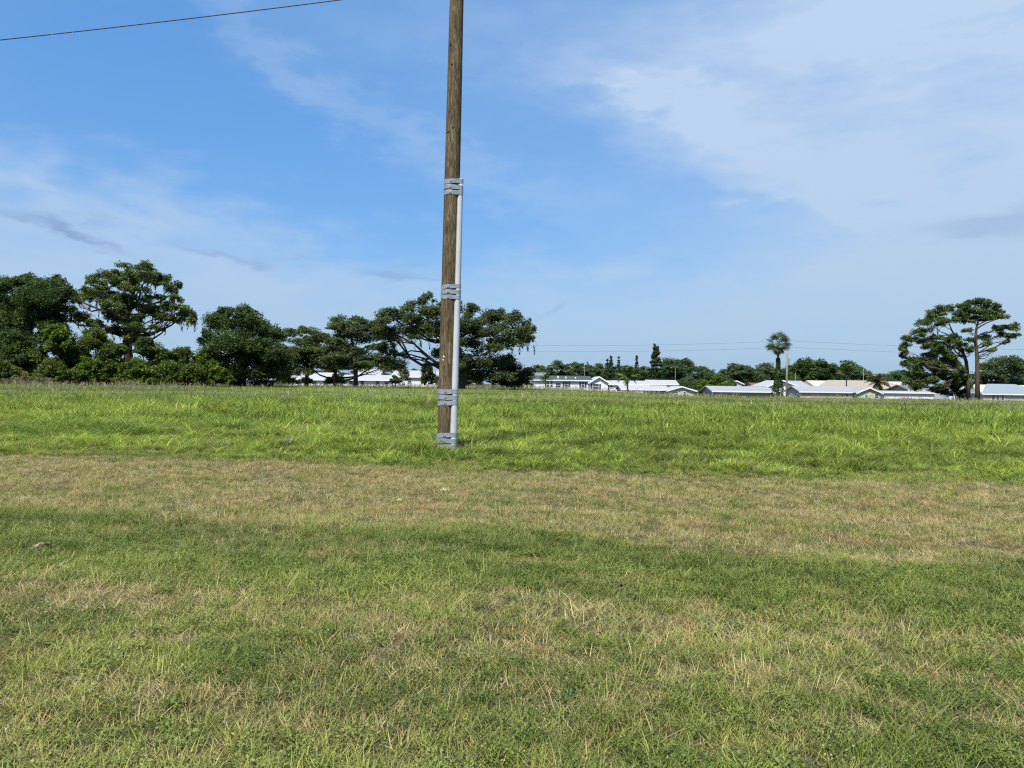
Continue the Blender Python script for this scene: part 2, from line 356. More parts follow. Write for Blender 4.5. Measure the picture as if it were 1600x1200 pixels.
def limbs(mb, trunk, tr, pads, r, thick=0.16, sag=0.10, share=1.0, n=6, lowest=0.25):
    """trunk polyline plus a curved limb from it to every pad"""
    mb.tube(trunk, tr, 10)
    T = np.array(trunk)
    for c, rad in pads:
        if r.uniform() > share: continue
        c = np.array(c); best = None
        for i in range(len(T) - 1):
            for t in (0.0, 0.33, 0.66):
                if (i + t) / (len(T) - 1) < lowest: continue
                q = T[i] * (1 - t) + T[i + 1] * t
                drop = c[2] - q[2]; cost = np.linalg.norm((c - q)) + (2.5 * max(0, 0.35 * np.linalg.norm((c - q)[:2]) - drop))
                if best is None or cost < best[0]: best = (cost, q, tr[i] * (1 - t) + tr[i + 1] * t)
        _, q, rr = best; L = np.linalg.norm(c - q); th = min(rr * 0.62, thick * (0.35 + L / 9))
        P = curve_pts(q, c, n, sag * (1 if c[2] - q[2] > .3 * L else -0.3), r)
        mb.tube(P, list(np.linspace(th, th * .22, n + 1)), 6)
        for k in range(4):                                   # twigs into the foliage
            e = c + rand_dirs(1, r)[0] * np.array(rad) * .85; j = r.integers(n // 2, n)
            mb.tube(curve_pts(P[j], e, 3, .03, r), list(np.linspace(th * .35, th * .08, 4)), 4)
def px_pads(lst, D, depth, r, k=1.0):
    """pads given as (px, py, rx, ry) of the crown's outline; their depth is spread over the crown"""
    s = D / FPX; out = []
    for (px, py, rx, ry) in lst:
        dy = r.uniform(-1, 1) * depth * 0.8
        p = pt(px, py, D + dy); out.append((np.array(p), (rx * s * k, max(rx * s * k * .85, 0.8), ry * s * k * 1.25)))
        for j in range(2):                                  # smaller neighbours fill the crown's depth
            q = pt(px + r.uniform(-.9, .9) * rx, py + r.uniform(-.6, .9) * ry, D + r.uniform(-1, 1) * depth); f = r.uniform(.45, .75)
            out.append((np.array(q), (rx * s * f, max(rx * s * f * .85, .6), ry * s * f * 1.4)))
    return out
def photo_tree(name, label, cat, D, padlist, trunkpx, trad, leaf, leafmat, barkmat, seed, depth=3.0, per=150, aspect=.5, lump=9, moss=0, group=None, sag=.10, thick=.13, share=.30, up=.5, jag=.18):
    r = np.random.default_rng(seed); base = pt(trunkpx[0][0], trunkpx[0][1], D); base.z = float(ground_z(base.x, base.y))
    root = empty(name, base, label, cat, group); pads = px_pads(padlist, D, depth, r)
    tp = [np.array(pt(px, py, D)) + np.array([0, r.normal(0, .12), 0]) for px, py in trunkpx]; tp[0] = np.array([tp[0][0], D, base.z - .15])
    mb = MB(); limbs(mb, tp, trad, pads, r, thick=thick, sag=sag, share=share)
    mb.v = [tuple(np.array(p) - np.array(base)) for p in mb.v]; mb.build('trunk', barkmat, root, True)
    c, tn = fill_pads(pads, per, r, lump, jag=jag)
    c[:, 2] = np.maximum(c[:, 2], float(base.z) + 0.1)
    link('crown', leaf_mesh('crown', c - np.array(base), leaf, aspect, up, tn, r), root, leafmat)
    if moss:
        cs = []; 
        for k in range(moss):
            pc, rad = pads[r.integers(len(pads))]; p = np.array(pc) + np.array([r.uniform(-.9, .9) * rad[0], r.uniform(-.9, .9) * rad[1], -rad[2] * r.uniform(.1, .7)])
            L = r.uniform(.5, 1.6); m = int(26 * L); t = r.uniform(0, 1, m)
            cs.append(p + np.stack([r.normal(0, .13, m) * (1 - t * .8), r.normal(0, .13, m) * (1 - t * .8), -t * L], 1))
        cs = np.concatenate(cs) - np.array(base)
        link('moss', leaf_mesh('moss', cs, .34, .22, -.6, None, r, dirs=np.tile([0, 0, 1.0], (len(cs), 1))), root, M['moss'])
    return root

OAK_BIG = [(210,422,24,9),(185,428,17,8),(240,432,20,9),(160,433,18,9),(147,439,12,7),(256,441,11,8),(226,440,20,8),(196,440,20,8),(174,445,14,7),
    (128,462,22,11),(112,466,14,9),(150,465,15,10),(175,463,12,6),(165,477,14,7),(205,467,18,9),(195,479,15,8),(190,500,22,9),(215,499,12,7),
    (268,452,12,10),(273,468,10,6),(250,465,8,5),(235,487,22,9),(265,482,20,9),(290,488,14,9),(300,497,9,8),(250,497,18,7),(277,503,14,7),
    (110,485,12,7),(125,498,18,7),(100,499,10,6),(146,504,14,5),(180,515,16,6),(240,512,10,5),(202,452,16,8),(188,470,16,8),(216,481,15,7),(182,489,16,7),(212,512,18,7),(165,455,14,7),(232,470,14,7),(225,455,12,6),(205,530,12,6)]
photo_tree('oak_tree', 'tall spreading oak with dark bare limbs and hanging moss at left', 'tree', 88, OAK_BIG,
    [(200,600),(202,560),(198,525),(197,500),(204,474),(210,452),(206,434)], [.60,.50,.42,.34,.25,.16,.06], .26, M['oak'], M['bark'], 11, depth=4.5, per=120, moss=90, thick=.17, lump=8)
photo_tree('oak_tree', 'dense dark tree at the far left edge of the field', 'tree', 86,
    [(12,445,22,12),(45,440,18,9),(75,447,22,12),(95,457,13,10),(60,465,30,16),(20,475,30,18),(88,478,18,14),(50,497,40,20),(10,512,28,22),(82,507,22,15),(30,540,38,22),(-30,470,35,25),(-40,520,40,30),(0,570,40,22),(85,540,28,20)],
    [(40,600),(42,560),(45,520),(44,480),(50,455)], [.5,.45,.38,.25,.1], .27, M['oak_dark'], M['bark'], 12, depth=3.5, per=150, lump=13)
photo_tree('broadleaf_tree', 'dense rounded dark green tree between the big oak and the pole', 'tree', 86,
    [(350,488,11,9),(381,488,15,9),(340,505,22,14),(375,508,25,15),(405,515,22,14),(325,530,16,12),(432,528,13,13),(360,535,35,18),(408,545,30,18),(335,560,25,18),(380,570,38,22),(430,566,20,22),(345,590,30,14),(410,590,35,14)],
    [(378,600),(380,560),(376,530),(378,500)], [.42,.36,.28,.1], .26, M['oak_dark'], M['bark'], 13, depth=3.2, per=170, lump=14)
photo_tree('broadleaf_tree', 'dark low tree filling the gap behind the two thin trees', 'tree', 108,
    [(448,556,24,12),(482,556,26,12),(515,560,28,12),(552,562,28,10),(592,564,24,9),(530,545,26,9),(470,570,30,8),(540,573,34,7),(605,574,22,6),(500,535,20,8),(618,568,16,6)],
    [(524,602),(524,580),(522,560)], [.3,.24,.1], .28, M['oak_grey'], M['bark'], 19, depth=2.4, per=105, lump=8)
photo_tree('broadleaf_tree', 'thin open tree with pale gaps just left of the moss-hung oak', 'tree', 96,
    [(528,502,18,7),(552,506,20,9),(572,520,22,9),(540,520,20,8),(596,516,15,10),(515,532,18,7),(590,542,16,7),(555,552,22,7),(530,560,26,7),(585,565,22,7),(560,572,34,6),(605,572,20,6),(535,512,22,9),(575,508,20,9),(560,530,26,9),(605,530,18,9)],
    [(556,600),(556,575),(552,545),(548,515)], [.30,.26,.2,.07], .26, M['oak_grey'], M['bark'], 14, depth=2.6, per=110, lump=7)
photo_tree('broadleaf_tree', 'low open grey-green tree right beside the dense rounded tree', 'tree', 97,
    [(450,522,11,8),(486,520,14,8),(470,535,20,8),(500,545,25,9),(460,552,18,9),(490,562,28,8),(450,575,20,12),(475,582,16,8),(510,572,22,6),(470,520,16,8),(505,528,18,8),(485,545,24,9)],
    [(478,600),(480,575),(476,548),(484,525)], [.26,.22,.16,.06], .26, M['oak_grey'], M['bark'], 15, depth=2.4, per=115, lump=7)
photo_tree('oak_tree', 'broad oak directly behind the utility pole with moss-hung low limbs', 'tree', 92,
    [(668,468,14,8),(650,480,18,9),(612,492,20,9),(640,497,22,10),(592,506,14,9),(670,490,20,12),(602,520,18,11),(636,520,22,10),(672,520,25,14),(700,480,22,12),
     (738,487,14,10),(775,491,14,8),(760,500,25,12),(805,498,14,10),(730,506,20,12),(700,510,26,14),(790,515,22,12),(822,515,13,12),(810,535,18,10),(760,526,30,12),(730,541,25,14),
     (782,545,20,10),(828,530,8,8),(740,565,25,14),(775,570,22,14),(715,575,20,14),(760,588,32,12),(632,583,8,11),(665,580,9,15),(676,590,10,9),(690,560,18,12),(606,545,12,9),(625,555,8,5)],
    [(722,600),(724,575),(716,550),(708,520),(704,490)], [.55,.45,.36,.22,.08], .26, M['oak_grey'], M['bark'], 16, depth=4.2, per=125, moss=60, thick=.17, lump=9)
photo_tree('leafy_shrub', 'brownish grey shrub under the right side of the broad oak', 'shrub', 94,
    [(800,577,20,12),(818,585,14,9),(790,590,18,10),(808,596,24,7)], [(804,604),(804,590),(803,575)], [.12,.09,.04], .24,
    leafy('brownish_leaf', (0.03, 0.032, 0.016), (0.105, 0.09, 0.05)), M['bark'], 17, depth=1.2, per=170, lump=8)

PINE_A = [(1443,504,12,6),(1465,489,13,6),(1478,484,12,6),(1455,497,12,6),(1475,504,13,6),(1436,520,13,6),(1447,518,12,6),(1424,530,12,6),(1416,542,10,6),(1412,554,8,6),(1443,535,12,5),
    (1462,529,12,6),(1475,540,13,6),(1420,568,10,6),(1436,564,12,6),(1451,556,13,6),(1469,551,13,6),(1491,530,12,6),(1500,540,10,6),(1510,549,9,5),(1484,552,13,7),(1432,585,14,7),
    (1451,578,14,7),(1469,576,14,7),(1484,585,14,8),(1467,593,16,7),(1424,596,11,6),(1494,573,12,7),(1503,586,10,7),(1447,592,14,7),(1440,603,14,6),(1465,605,14,6),(1488,598,14,8),(1505,600,10,8),(1478,566,16,8),(1457,566,16,7),(1430,575,12,7),(1455,541,14,6),(1486,563,14,7)]
photo_tree('pine_tree', 'pine with a one-sided crown leaning left at the right end', 'tree', 108, PINE_A,
    [(1513,622),(1512,595),(1510,565),(1500,540),(1487,515),(1480,495)], [.33,.28,.23,.17,.10,.04], .30, M['pine'], M['pine_bark'], 21, depth=2.6, per=150, aspect=.28, lump=8, thick=.13, sag=.05, up=.3)
PINE_B = [(1503,481,10,6),(1519,475,13,6),(1535,472,14,6),(1548,478,12,6),(1515,488,14,6),(1532,486,14,6),(1551,489,13,6),(1562,494,10,6),(1500,500,10,6),(1497,491,9,6),(1545,497,13,5),(1519,497,12,5),
    (1557,514,8,5),(1570,513,10,5),(1584,513,8,6),(1567,524,9,5),(1577,526,9,5),(1571,535,6,4),(1587,526,5,5),(1513,518,7,4),(1516,532,6,4),(1538,528,7,5),(1540,539,7,5),(1551,547,6,3),(1518,545,6,5)]
photo_tree('pine_tree', 'tall straight pine with a flat-topped crown at the right end', 'tree', 107, PINE_B,
    [(1528,622),(1527,595),(1527,560),(1526,535),(1525,515),(1531,495),(1533,480)], [.34,.29,.26,.22,.16,.10,.04], .30, M['pine'], M['pine_bark'], 22, depth=2.2, per=160, aspect=.28, lump=8, thick=.12, sag=-.02, up=.3)
photo_tree('leafy_shrub', 'dark ragged shrub at the foot of the left-leaning pine', 'shrub', 110,
    [(1491,608,12,9),(1478,614,10,6),(1500,616,10,6),(1462,611,7,4)], [(1490,622),(1490,612),(1490,604)], [.08,.06,.03], .26, M['oak_dark'], M['bark'], 23, depth=1.0, per=110, lump=6)

# shrubs of the thicket on the left
def bush(label, px, top, hw, D, leafmat, seed, group=None, per=150, base_py=602, name='leafy_shrub'):
    r = np.random.default_rng(seed); P = []
    n = 15
    for k in range(n):
        t = r.uniform(0, 1); w = math.sqrt(max(0.05, 1 - t * t)); P.append((px + r.uniform(-.75, .75) * hw * w, base_py - 8 + (top - base_py + 16) * t, hw * r.uniform(.3, .45), hw * r.uniform(.22, .34)))
    P.append((px, top + hw * .25, hw * .4, hw * .26))
    P += [(px + j * hw * .45, base_py - 6, hw * .36, hw * .2) for j in (-2, -1, 0, 1, 2)]
    return photo_tree(name, label, 'shrub', D, P, [(px, base_py), (px + 1, base_py - 10), (px, top + hw * .4)], [.10, .08, .03], .25, leafmat, M['bark'], seed, depth=hw * D / FPX * .6, per=per, lump=9, group=group, thick=.05)
bush('bright green bush below the dense tree at far left', 92, 508, 30, 82, M['bush_bright'], 31, per=170)
bush('bushy green shrub in front of the big moss-hung oak trunk', 150, 516, 36, 83, M['bush'], 32)
ORD = 'first second third fourth fifth sixth seventh eighth ninth tenth'.split()
TH = [(18,535,36,'oak_dark'),(55,548,34,'bush'),(118,540,34,'bush'),(190,538,32,'bush'),(225,525,24,'oak_dark'),(248,540,34,'bush'),(290,545,30,'bush'),(318,552,28,'bush_bright'),
        (5,568,30,'bush'),(85,562,30,'bush'),(140,560,30,'bush_bright'),(175,565,28,'bush'),(215,562,30,'bush_bright'),(262,566,28,'bush'),(300,570,28,'bush'),(338,572,24,'bush_bright'),(-30,560,36,'bush')]
for k, (px, top, hw, m) in enumerate(TH):
    row = [q for q in TH if (q[1] < 555) == (top < 555)]; j = sorted(q[0] for q in row).index(px)
    thk = ('%s shrub from the left in the taller back row of the left thicket' if top < 555 else '%s shrub from the left in the low front row of the left thicket') % ORD[j]
    bush(thk, px, top, hw, 80.5 + (k % 4) * .7 + (2 if top < 555 else 0), M[m], 40 + k, 'shrubs of the thicket on the left', per=140)

for k, (px, top, hw, lab) in enumerate([(446,584,16,'dark shrub at the foot of the dense rounded tree'), (478,588,12,'small dark shrub in front of the leftmost white home'), (524,586,14,'dark shrub covering the joint between two white homes'), (617,587,9,'small dark shrub between the white homes nearest the pole')]):
    bush(lab, px, top, hw, 112 + k, M['oak_dark'], 140 + k, None, per=110, base_py=603)
def tall_weed(px, top, D, seed):
    r = np.random.default_rng(seed); b = pt(px, 600, D); b.z = float(ground_z(b.x, b.y)); h = pt(px, top, D).z - b.z
    root = empty('tall_weed', b, ORD[sorted(q[0] for q in WEEDS).index(px)] + ' dry yellowish weed from the left before the thicket', 'weed', 'dry weeds at the far left')
    mb = MB()
    for k in range(7): mb.tube(curve_pts((r.normal(0, .1), r.normal(0, .1), -.05), (r.normal(0, .35), r.normal(0, .35), h * r.uniform(.7, 1)), 3, 0, r), [.02, .016, .012, .006], 4)
    mb.build('stem', M['weed'], root)
    n = 350; t = r.uniform(.15, 1, n); c = np.stack([r.normal(0, .28, n) * t, r.normal(0, .28, n) * t, t * h], 1)
    link('foliage', leaf_mesh('foliage', c, .22, .3, 0, None, r), root, M['weed'])
WEEDS = [(12,592),(38,580),(47,588),(62,584),(74,590),(27,590)]
for k, (px, top) in enumerate(WEEDS): tall_weed(px, top, 78.5, 70 + k)

# distant treeline: a few crown shapes, each tree its own object
def far_proto(seed, wide, h, leafmat, n_pads=11, leaf=.5):
    r = np.random.default_rng(seed); P = []
    for k in range(n_pads):
        t = r.uniform(0.12, 1); w = wide * (0.55 + 0.45 * math.sin(math.pi * min(1, t * .85 + .1)))
        a = r.uniform(0, 6.28); q = r.uniform(.2, .75) * w; P.append((np.array([math.cos(a) * q, math.sin(a) * q, h * (.16 + .76 * t)]), (wide * r.uniform(.26, .42), wide * r.uniform(.26, .42), h * r.uniform(.09, .15))))
    mb = MB(); limbs(mb, [np.array(p) for p in ((0, 0, -.3), (.1, 0, h * .3), (0, .1, h * .6), (0, 0, h * .85))], [.32, .25, .16, .05], P, r, share=.6)
    c, tn = fill_pads(P, 34, r, 9); return mb, leaf_mesh('crown', c, leaf, .55, .5, tn, r), leafmat
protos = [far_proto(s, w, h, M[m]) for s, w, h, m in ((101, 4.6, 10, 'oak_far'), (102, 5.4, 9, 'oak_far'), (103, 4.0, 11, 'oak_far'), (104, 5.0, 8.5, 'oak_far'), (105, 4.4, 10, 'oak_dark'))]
proto_me = []
for mb, cm, lm in protos:
    me = bpy.data.meshes.new('trunk'); me.from_pydata(mb.v, [], mb.f); me.materials.append(M['bark']); cm.materials.append(lm); proto_me.append((me, cm))
PH = [10, 9, 11, 8.5, 10]
def far_tree(px, top, D, k, label, group, wf=1.0):
    b = pt(px, 600, D); b.z = float(ground_z(b.x, b.y)); s = (pt(px, top, D).z - b.z) / (PH[k] * 1.0)
    root = empty('distant_tree', b, label, 'tree', group); root.scale = (s * wf, s * wf, s); root.rotation_euler = (0, 0, random.uniform(0, 6.28))
    link('trunk', proto_me[k][0], root); link('crown', proto_me[k][1], root)
gl, gg = 'dark green tree in the distant treeline behind the white houses', 'trees of the distant treeline'
tops = [(836,579),(850,573),(862,570),(876,568),(890,569),(903,571),(916,568),(930,573),(942,578),(955,574),(972,578),(985,576),(998,578),(1010,575),(1040,575),(1046,565),(1058,563),(1070,566),(1080,572),(1092,577),(1104,582),
        (1120,580),(1134,577),(1146,573),(1158,572),(1172,574),(1186,576),(1200,572),(1212,575),(1226,572),(1290,568),(1318,569),(1330,575),(1346,577),(1362,584),(1378,588),(1392,585),(1405,592),(1540,565),(1556,563),(1568,560),(1582,566),(1596,572),(1610,570),(1630,568),(1410,590),(1425,588)]
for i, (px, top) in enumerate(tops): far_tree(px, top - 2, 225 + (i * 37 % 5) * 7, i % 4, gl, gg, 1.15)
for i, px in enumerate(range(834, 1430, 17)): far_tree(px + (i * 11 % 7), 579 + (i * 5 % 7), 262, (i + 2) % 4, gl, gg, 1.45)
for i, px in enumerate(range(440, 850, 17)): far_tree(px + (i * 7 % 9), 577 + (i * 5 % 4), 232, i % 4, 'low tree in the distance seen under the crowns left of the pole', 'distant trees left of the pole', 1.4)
for i, (px, top) in enumerate([(-70,470),(-130,455),(-190,480),(-250,462),(-320,475),(-390,470)]): far_tree(px, top, 92 + i % 3 * 3, i % 4, 'dark tree carrying on the left thicket beyond the big trees', 'trees carrying on the left thicket', 1.0)
for i, (px, top) in enumerate([(1243,568),(1262,561),(1278,559),(1296,566),(1312,570)]): far_tree(px, top - 1, 196, 4, ORD[i] + ' dark dense tree from the left in the grove behind the tan tiled roof', 'trees of the dark grove', 1.05)
bushgrp = 'yellow-green bushes between the houses'
for i, (px, top, hw) in enumerate([(1100,594,14),(1122,588,22),(1140,593,16),(1103,606,10)]):
    bush(('tall green bush nearest the tan mobile home', 'widest rounded green bush between the tan home and the grey-roofed home', 'green bush nearest the grey-roofed home', 'low yellow bush at the right end of the tan mobile home')[i], px, top, hw, 152 + i, M['bush_yellow' if i == 3 else 'bush_bright'], 80 + i, bushgrp, per=90, base_py=618)
bush('bright green bush behind the vine-covered palm', 1240, 584, 16, 175, M['bush_bright'], 85, per=90, base_py=614)
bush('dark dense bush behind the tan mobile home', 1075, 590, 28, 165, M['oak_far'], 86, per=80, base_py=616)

def norfolk(px, top, base_py, hwpx, D, label, seed, tiers=15, group=None):
    r = np.random.default_rng(seed); b = pt(px, base_py, D); b.z = float(ground_z(b.x, b.y)); h = pt(px, top, D).z - b.z; w = hwpx * D / FPX
    root = empty('norfolk_pine', b, label, 'tree', group)
    MB().tube([(0, 0, -.2), (0, 0, h * .5), (0, 0, h)], [.22, .14, .03], 8).build('trunk', M['pine_bark'], root)
    cs = []; ds = []
    for i in range(tiers):
        t = i / (tiers - 1); z = h * (.2 + .79 * t) + r.normal(0, .012 * h); rad = w * (1.0 - .72 * t ** 1.6) * r.uniform(.8, 1.12); nb = 7
        for k in range(nb):
            a = 6.283 * k / nb + i * .45 + r.normal(0, .12); m = 46; q = np.sqrt(r.uniform(.02, 1, m)) * rad
            side = r.normal(0, .16, m) * rad * .5
            cs.append(np.stack([math.cos(a) * q - math.sin(a) * side, math.sin(a) * q + math.cos(a) * side, z + q * r.uniform(.1, .4) - .12 * rad + r.normal(0, .018 * h) + r.normal(0, .07 * w, m)], 1)); ds.append(np.tile([math.cos(a), math.sin(a), .3], (m, 1)))
    cs = np.concatenate(cs); link('crown', leaf_mesh('crown', cs, max(.4, w * .26), .42, .3, None, r, np.concatenate(ds)), root, M['norfolk'])
norfolk(1024, 543, 612, 13, 165, 'tallest layered norfolk pine, behind the tan mobile home', 201, 19)
norfolk(994, 556, 612, 5, 215, 'slim norfolk pine just left of the tallest one', 202, 12)
norfolk(954, 558, 610, 7, 215, 'pointed norfolk pine, tallest of the cluster beside the white gabled house', 203, 14)
norfolk(948, 562, 610, 6, 218, 'short pointed norfolk pine at the left of its cluster', 204, 12)
norfolk(966, 559, 610, 5, 222, 'slim open norfolk pine at the right of its cluster', 205, 10)
norfolk(917, 567, 608, 5, 226, 'small pointed conifer above the dark green roof', 206, 9)
norfolk(1590, 559, 612, 4, 230, 'pale slim conifer at the right edge of the photo', 207, 9)

# palms
def fan_frond_mesh(seed, dead=False):
    r = np.random.default_rng(seed); v = [(0, -.015, 0), (0, .015, 0), (.75, .012, .0), (.75, -.012, .0)]; f4 = [(0, 1, 2, 3)]; f3 = []; tn = [.4] * 4
    n = 15; span = R(150 if not dead else 70)
    for k in range(n):
        a = -span / 2 * 1.35 + span * 1.35 * k / (n - 1); L = (.72 + .1 * math.cos(a)) * r.uniform(.85, 1.08); b = len(v); da = .085
        z0 = -.02 * abs(a); tip = (.75 + L * math.cos(a), L * math.sin(a) * .92, -.20 * L - .16 * abs(a) + r.normal(0, .03))
        v += [(.75, 0, 0), (.75 + L * .6 * math.cos(a - da), L * .6 * math.sin(a - da), z0 - .03), tip, (.75 + L * .6 * math.cos(a + da), L * .6 * math.sin(a + da), z0 - .03)]
        f4.append((b, b + 1, b + 2, b + 3)); tn += [r.uniform(.2, .9)] * 4
    me = np_mesh('frond', np.array(v), np.array(f4), {'tone': tn}); me.materials.append(M['fan_dead' if dead else 'fan']); return me
def fan_palm():
    D = 118; b = pt(1215, 618, D); b.z = float(ground_z(b.x, b.y)); top = pt(1215, 536, D).z - b.z; r = np.random.default_rng(5)
    root = empty('fan_palm', b, 'tall fan palm with its lower trunk wrapped in green vine', 'palm tree')
    MB().tube([(0, 0, -.2), (.03, 0, top * .4), (0, 0, top * .8), (0, 0, top)], [.24, .2, .18, .2], 12).build('trunk', M['palm_bark'], root, True)
    A = [fan_frond_mesh(s) for s in (1, 2, 3)]; B = [fan_frond_mesh(s, True) for s in (4, 5)]
    for k in range(46):
        o = link('frond', A[k % 3], root, loc=(0, 0, top + r.uniform(-.25, .1))); e = math.asin(r.uniform(-.88, .97)); s = r.uniform(.92, 1.12)
        o.rotation_euler = (r.normal(0, .3), -e, k * 2.399); o.scale = (1.36 * s, 1.36 * s, 1.36 * s)
    for k in range(24):
        o = link('dead_frond', B[k % 2], root, loc=(0, 0, top - r.uniform(.1, .45))); e = R(r.uniform(-82, -48))
        o.rotation_euler = (r.normal(0, .3), -e, k * 2.399 + 1); s = r.uniform(.85, 1.15); o.scale = (s, s, s)
    n = 2600; t = r.uniform(0, 1, n); hh = pt(1215, 560, D).z - b.z; rad = .26 + .52 * (1 - t) ** .8 * (t < .75) + .12 * (1 - t); a = r.uniform(0, 6.283, n)
    rad = rad * (0.8 + .5 * vnoise(a * 2, t * 9, 4)) * r.uniform(.75, 1.05, n)
    c = np.stack([np.cos(a) * rad, np.sin(a) * rad, t * hh], 1); link('vine', leaf_mesh('vine', c, .24, .7, .2, None, r), root, M['vine'])
fan_palm()
def feather_mesh(seed, mat, L=2.3):
    r = np.random.default_rng(seed); v = []; f = []; tn = []
    cur = [np.array([L * (s - .12 * s * s), 0, .55 * L * s * (1 - s * 1.25)]) for s in np.linspace(0, 1, 15)]
    for i in range(14):
        b = len(v); w = .035 * (1 - i / 15); v += [cur[i] + [0, -w, 0], cur[i] + [0, w, 0], cur[i + 1] + [0, w, 0], cur[i + 1] + [0, -w, 0]]; f.append((b, b + 1, b + 2, b + 3)); tn += [.35] * 4
    for i in range(2, 29):
        s = i / 28; p = np.array([np.interp(s, np.linspace(0, 1, 15), [c[k] for c in cur]) for k in range(3)]); ll = .62 * math.sin(math.pi * min(1, .15 + s * .82)) + .12
        for sg in (-1, 1):
            b = len(v); d = np.array([.55, sg * .75, -.35 + r.normal(0, .12)]); d /= np.linalg.norm(d); q = np.array([.075, 0, 0])
            v += [p - q, p + q, p + d * ll + q * .3, p + d * ll - q * .3]; f.append((b, b + 1, b + 2, b + 3)); tn += [r.uniform(.25, .9)] * 4
    me = np_mesh('frond', np.array(v), np.array(f), {'tone': tn}); me.materials.append(mat); return me
FM = {m: [feather_mesh(s, M[m]) for s in (1, 2, 3)] for m in ('feather', 'feather_pale')}
def feather_palm(px, crown_py, base_py, D, label, size, m='feather', n=15, seed=0, droop=(-35, 75)):
    r = np.random.default_rng(seed); b = pt(px, base_py, D); b.z = float(ground_z(b.x, b.y)); top = pt(px, crown_py, D).z - b.z
    root = empty('feather_palm', b, label, 'palm tree')
    MB().tube([(0, 0, -.2), (.05, 0, top * .5), (0, 0, top)], [.17, .13, .12], 10).build('trunk', M['palm_bark'], root, True)
    for k in range(n):
        o = link('frond', FM[m][k % 3], root, loc=(0, 0, top - .05)); e = R(r.uniform(*droop)); o.rotation_euler = (r.normal(0, .25), -e, k * 2.399 + r.normal(0, .2)); s = size * r.uniform(.85, 1.15); o.scale = (s, s, s)
feather_palm(980, 589, 619, 128, 'feather palm in front of the gap right of the white gabled house', .92, seed=1, n=22)
feather_palm(852, 592, 616, 131, 'feather palm at the left end of the dark green roofed house', .62, seed=2)
feather_palm(823, 597, 616, 129, 'small feather palm beside the brownish shrub', .58, 'feather_pale', seed=3)
feather_palm(1322, 586, 618, 158, 'dark feather palm in front of the tan tiled roof', 1.15, seed=4, n=18)
feather_palm(1371, 597, 620, 158, 'shaggy olive palm in front of the tan tiled roof', 1.12, 'feather_pale', seed=5, n=26, droop=(-60, 60))

# ------------------------------------------------------------------ houses
M['white'] = plain('white_siding', (0.68, 0.68, 0.67), .7, .05, 1.5)
M['trim'] = plain('white_trim', (0.72, 0.72, 0.72), .7, .03)
M['cream'] = plain('cream_wall', (0.48, 0.45, 0.37), .7, .06, 1.5)
M['tan'] = plain('tan_siding', (0.36, 0.32, 0.26), .7, .08, 1.5)
M['greywall'] = plain('grey_wall', (0.36, 0.34, 0.32), .7, .06, 1.5)
M['paleg'] = plain('pale_green_wall', (0.45, 0.47, 0.36), .7, .06, 1.5)
M['greenroof'] = plain('dark_green_shingle', (0.050, 0.072, 0.060), .85, .2, 8)
M['greyroof'] = plain('grey_shingle', (0.17, 0.18, 0.20), .8, .12, 6)
M['metalroof'] = plain('white_metal_roof', (0.36, 0.36, 0.355), .7, .06, 3, (8, 1, 1))
M['bluemetal'] = plain('pale_blue_metal_roof', (0.21, 0.255, 0.275), .7, .08, 3, (8, 1, 1))
M['lightgrey'] = plain('light_grey_roof', (0.285, 0.295, 0.305), .7, .08, 3, (6, 1, 1))
M['tile'] = plain('tan_tile_roof', (0.32, 0.265, 0.205), .8, .08, 5)
M['darkroof'] = plain('dark_grey_roof', (0.14, 0.15, 0.17), .8, .15, 6)
M['redroof'] = plain('red_brown_roof', (0.16, 0.075, 0.06), .8, .15, 6)
M['glass'] = plain('window_glass', (0.045, 0.055, 0.065), .12, .2, 1.0, spec=.6)
M['shutter'] = plain('dark_shutter', (0.05, 0.06, 0.07), .6)
M['concrete'] = plain('pale_concrete', (0.25, 0.235, 0.215), .85, .1)
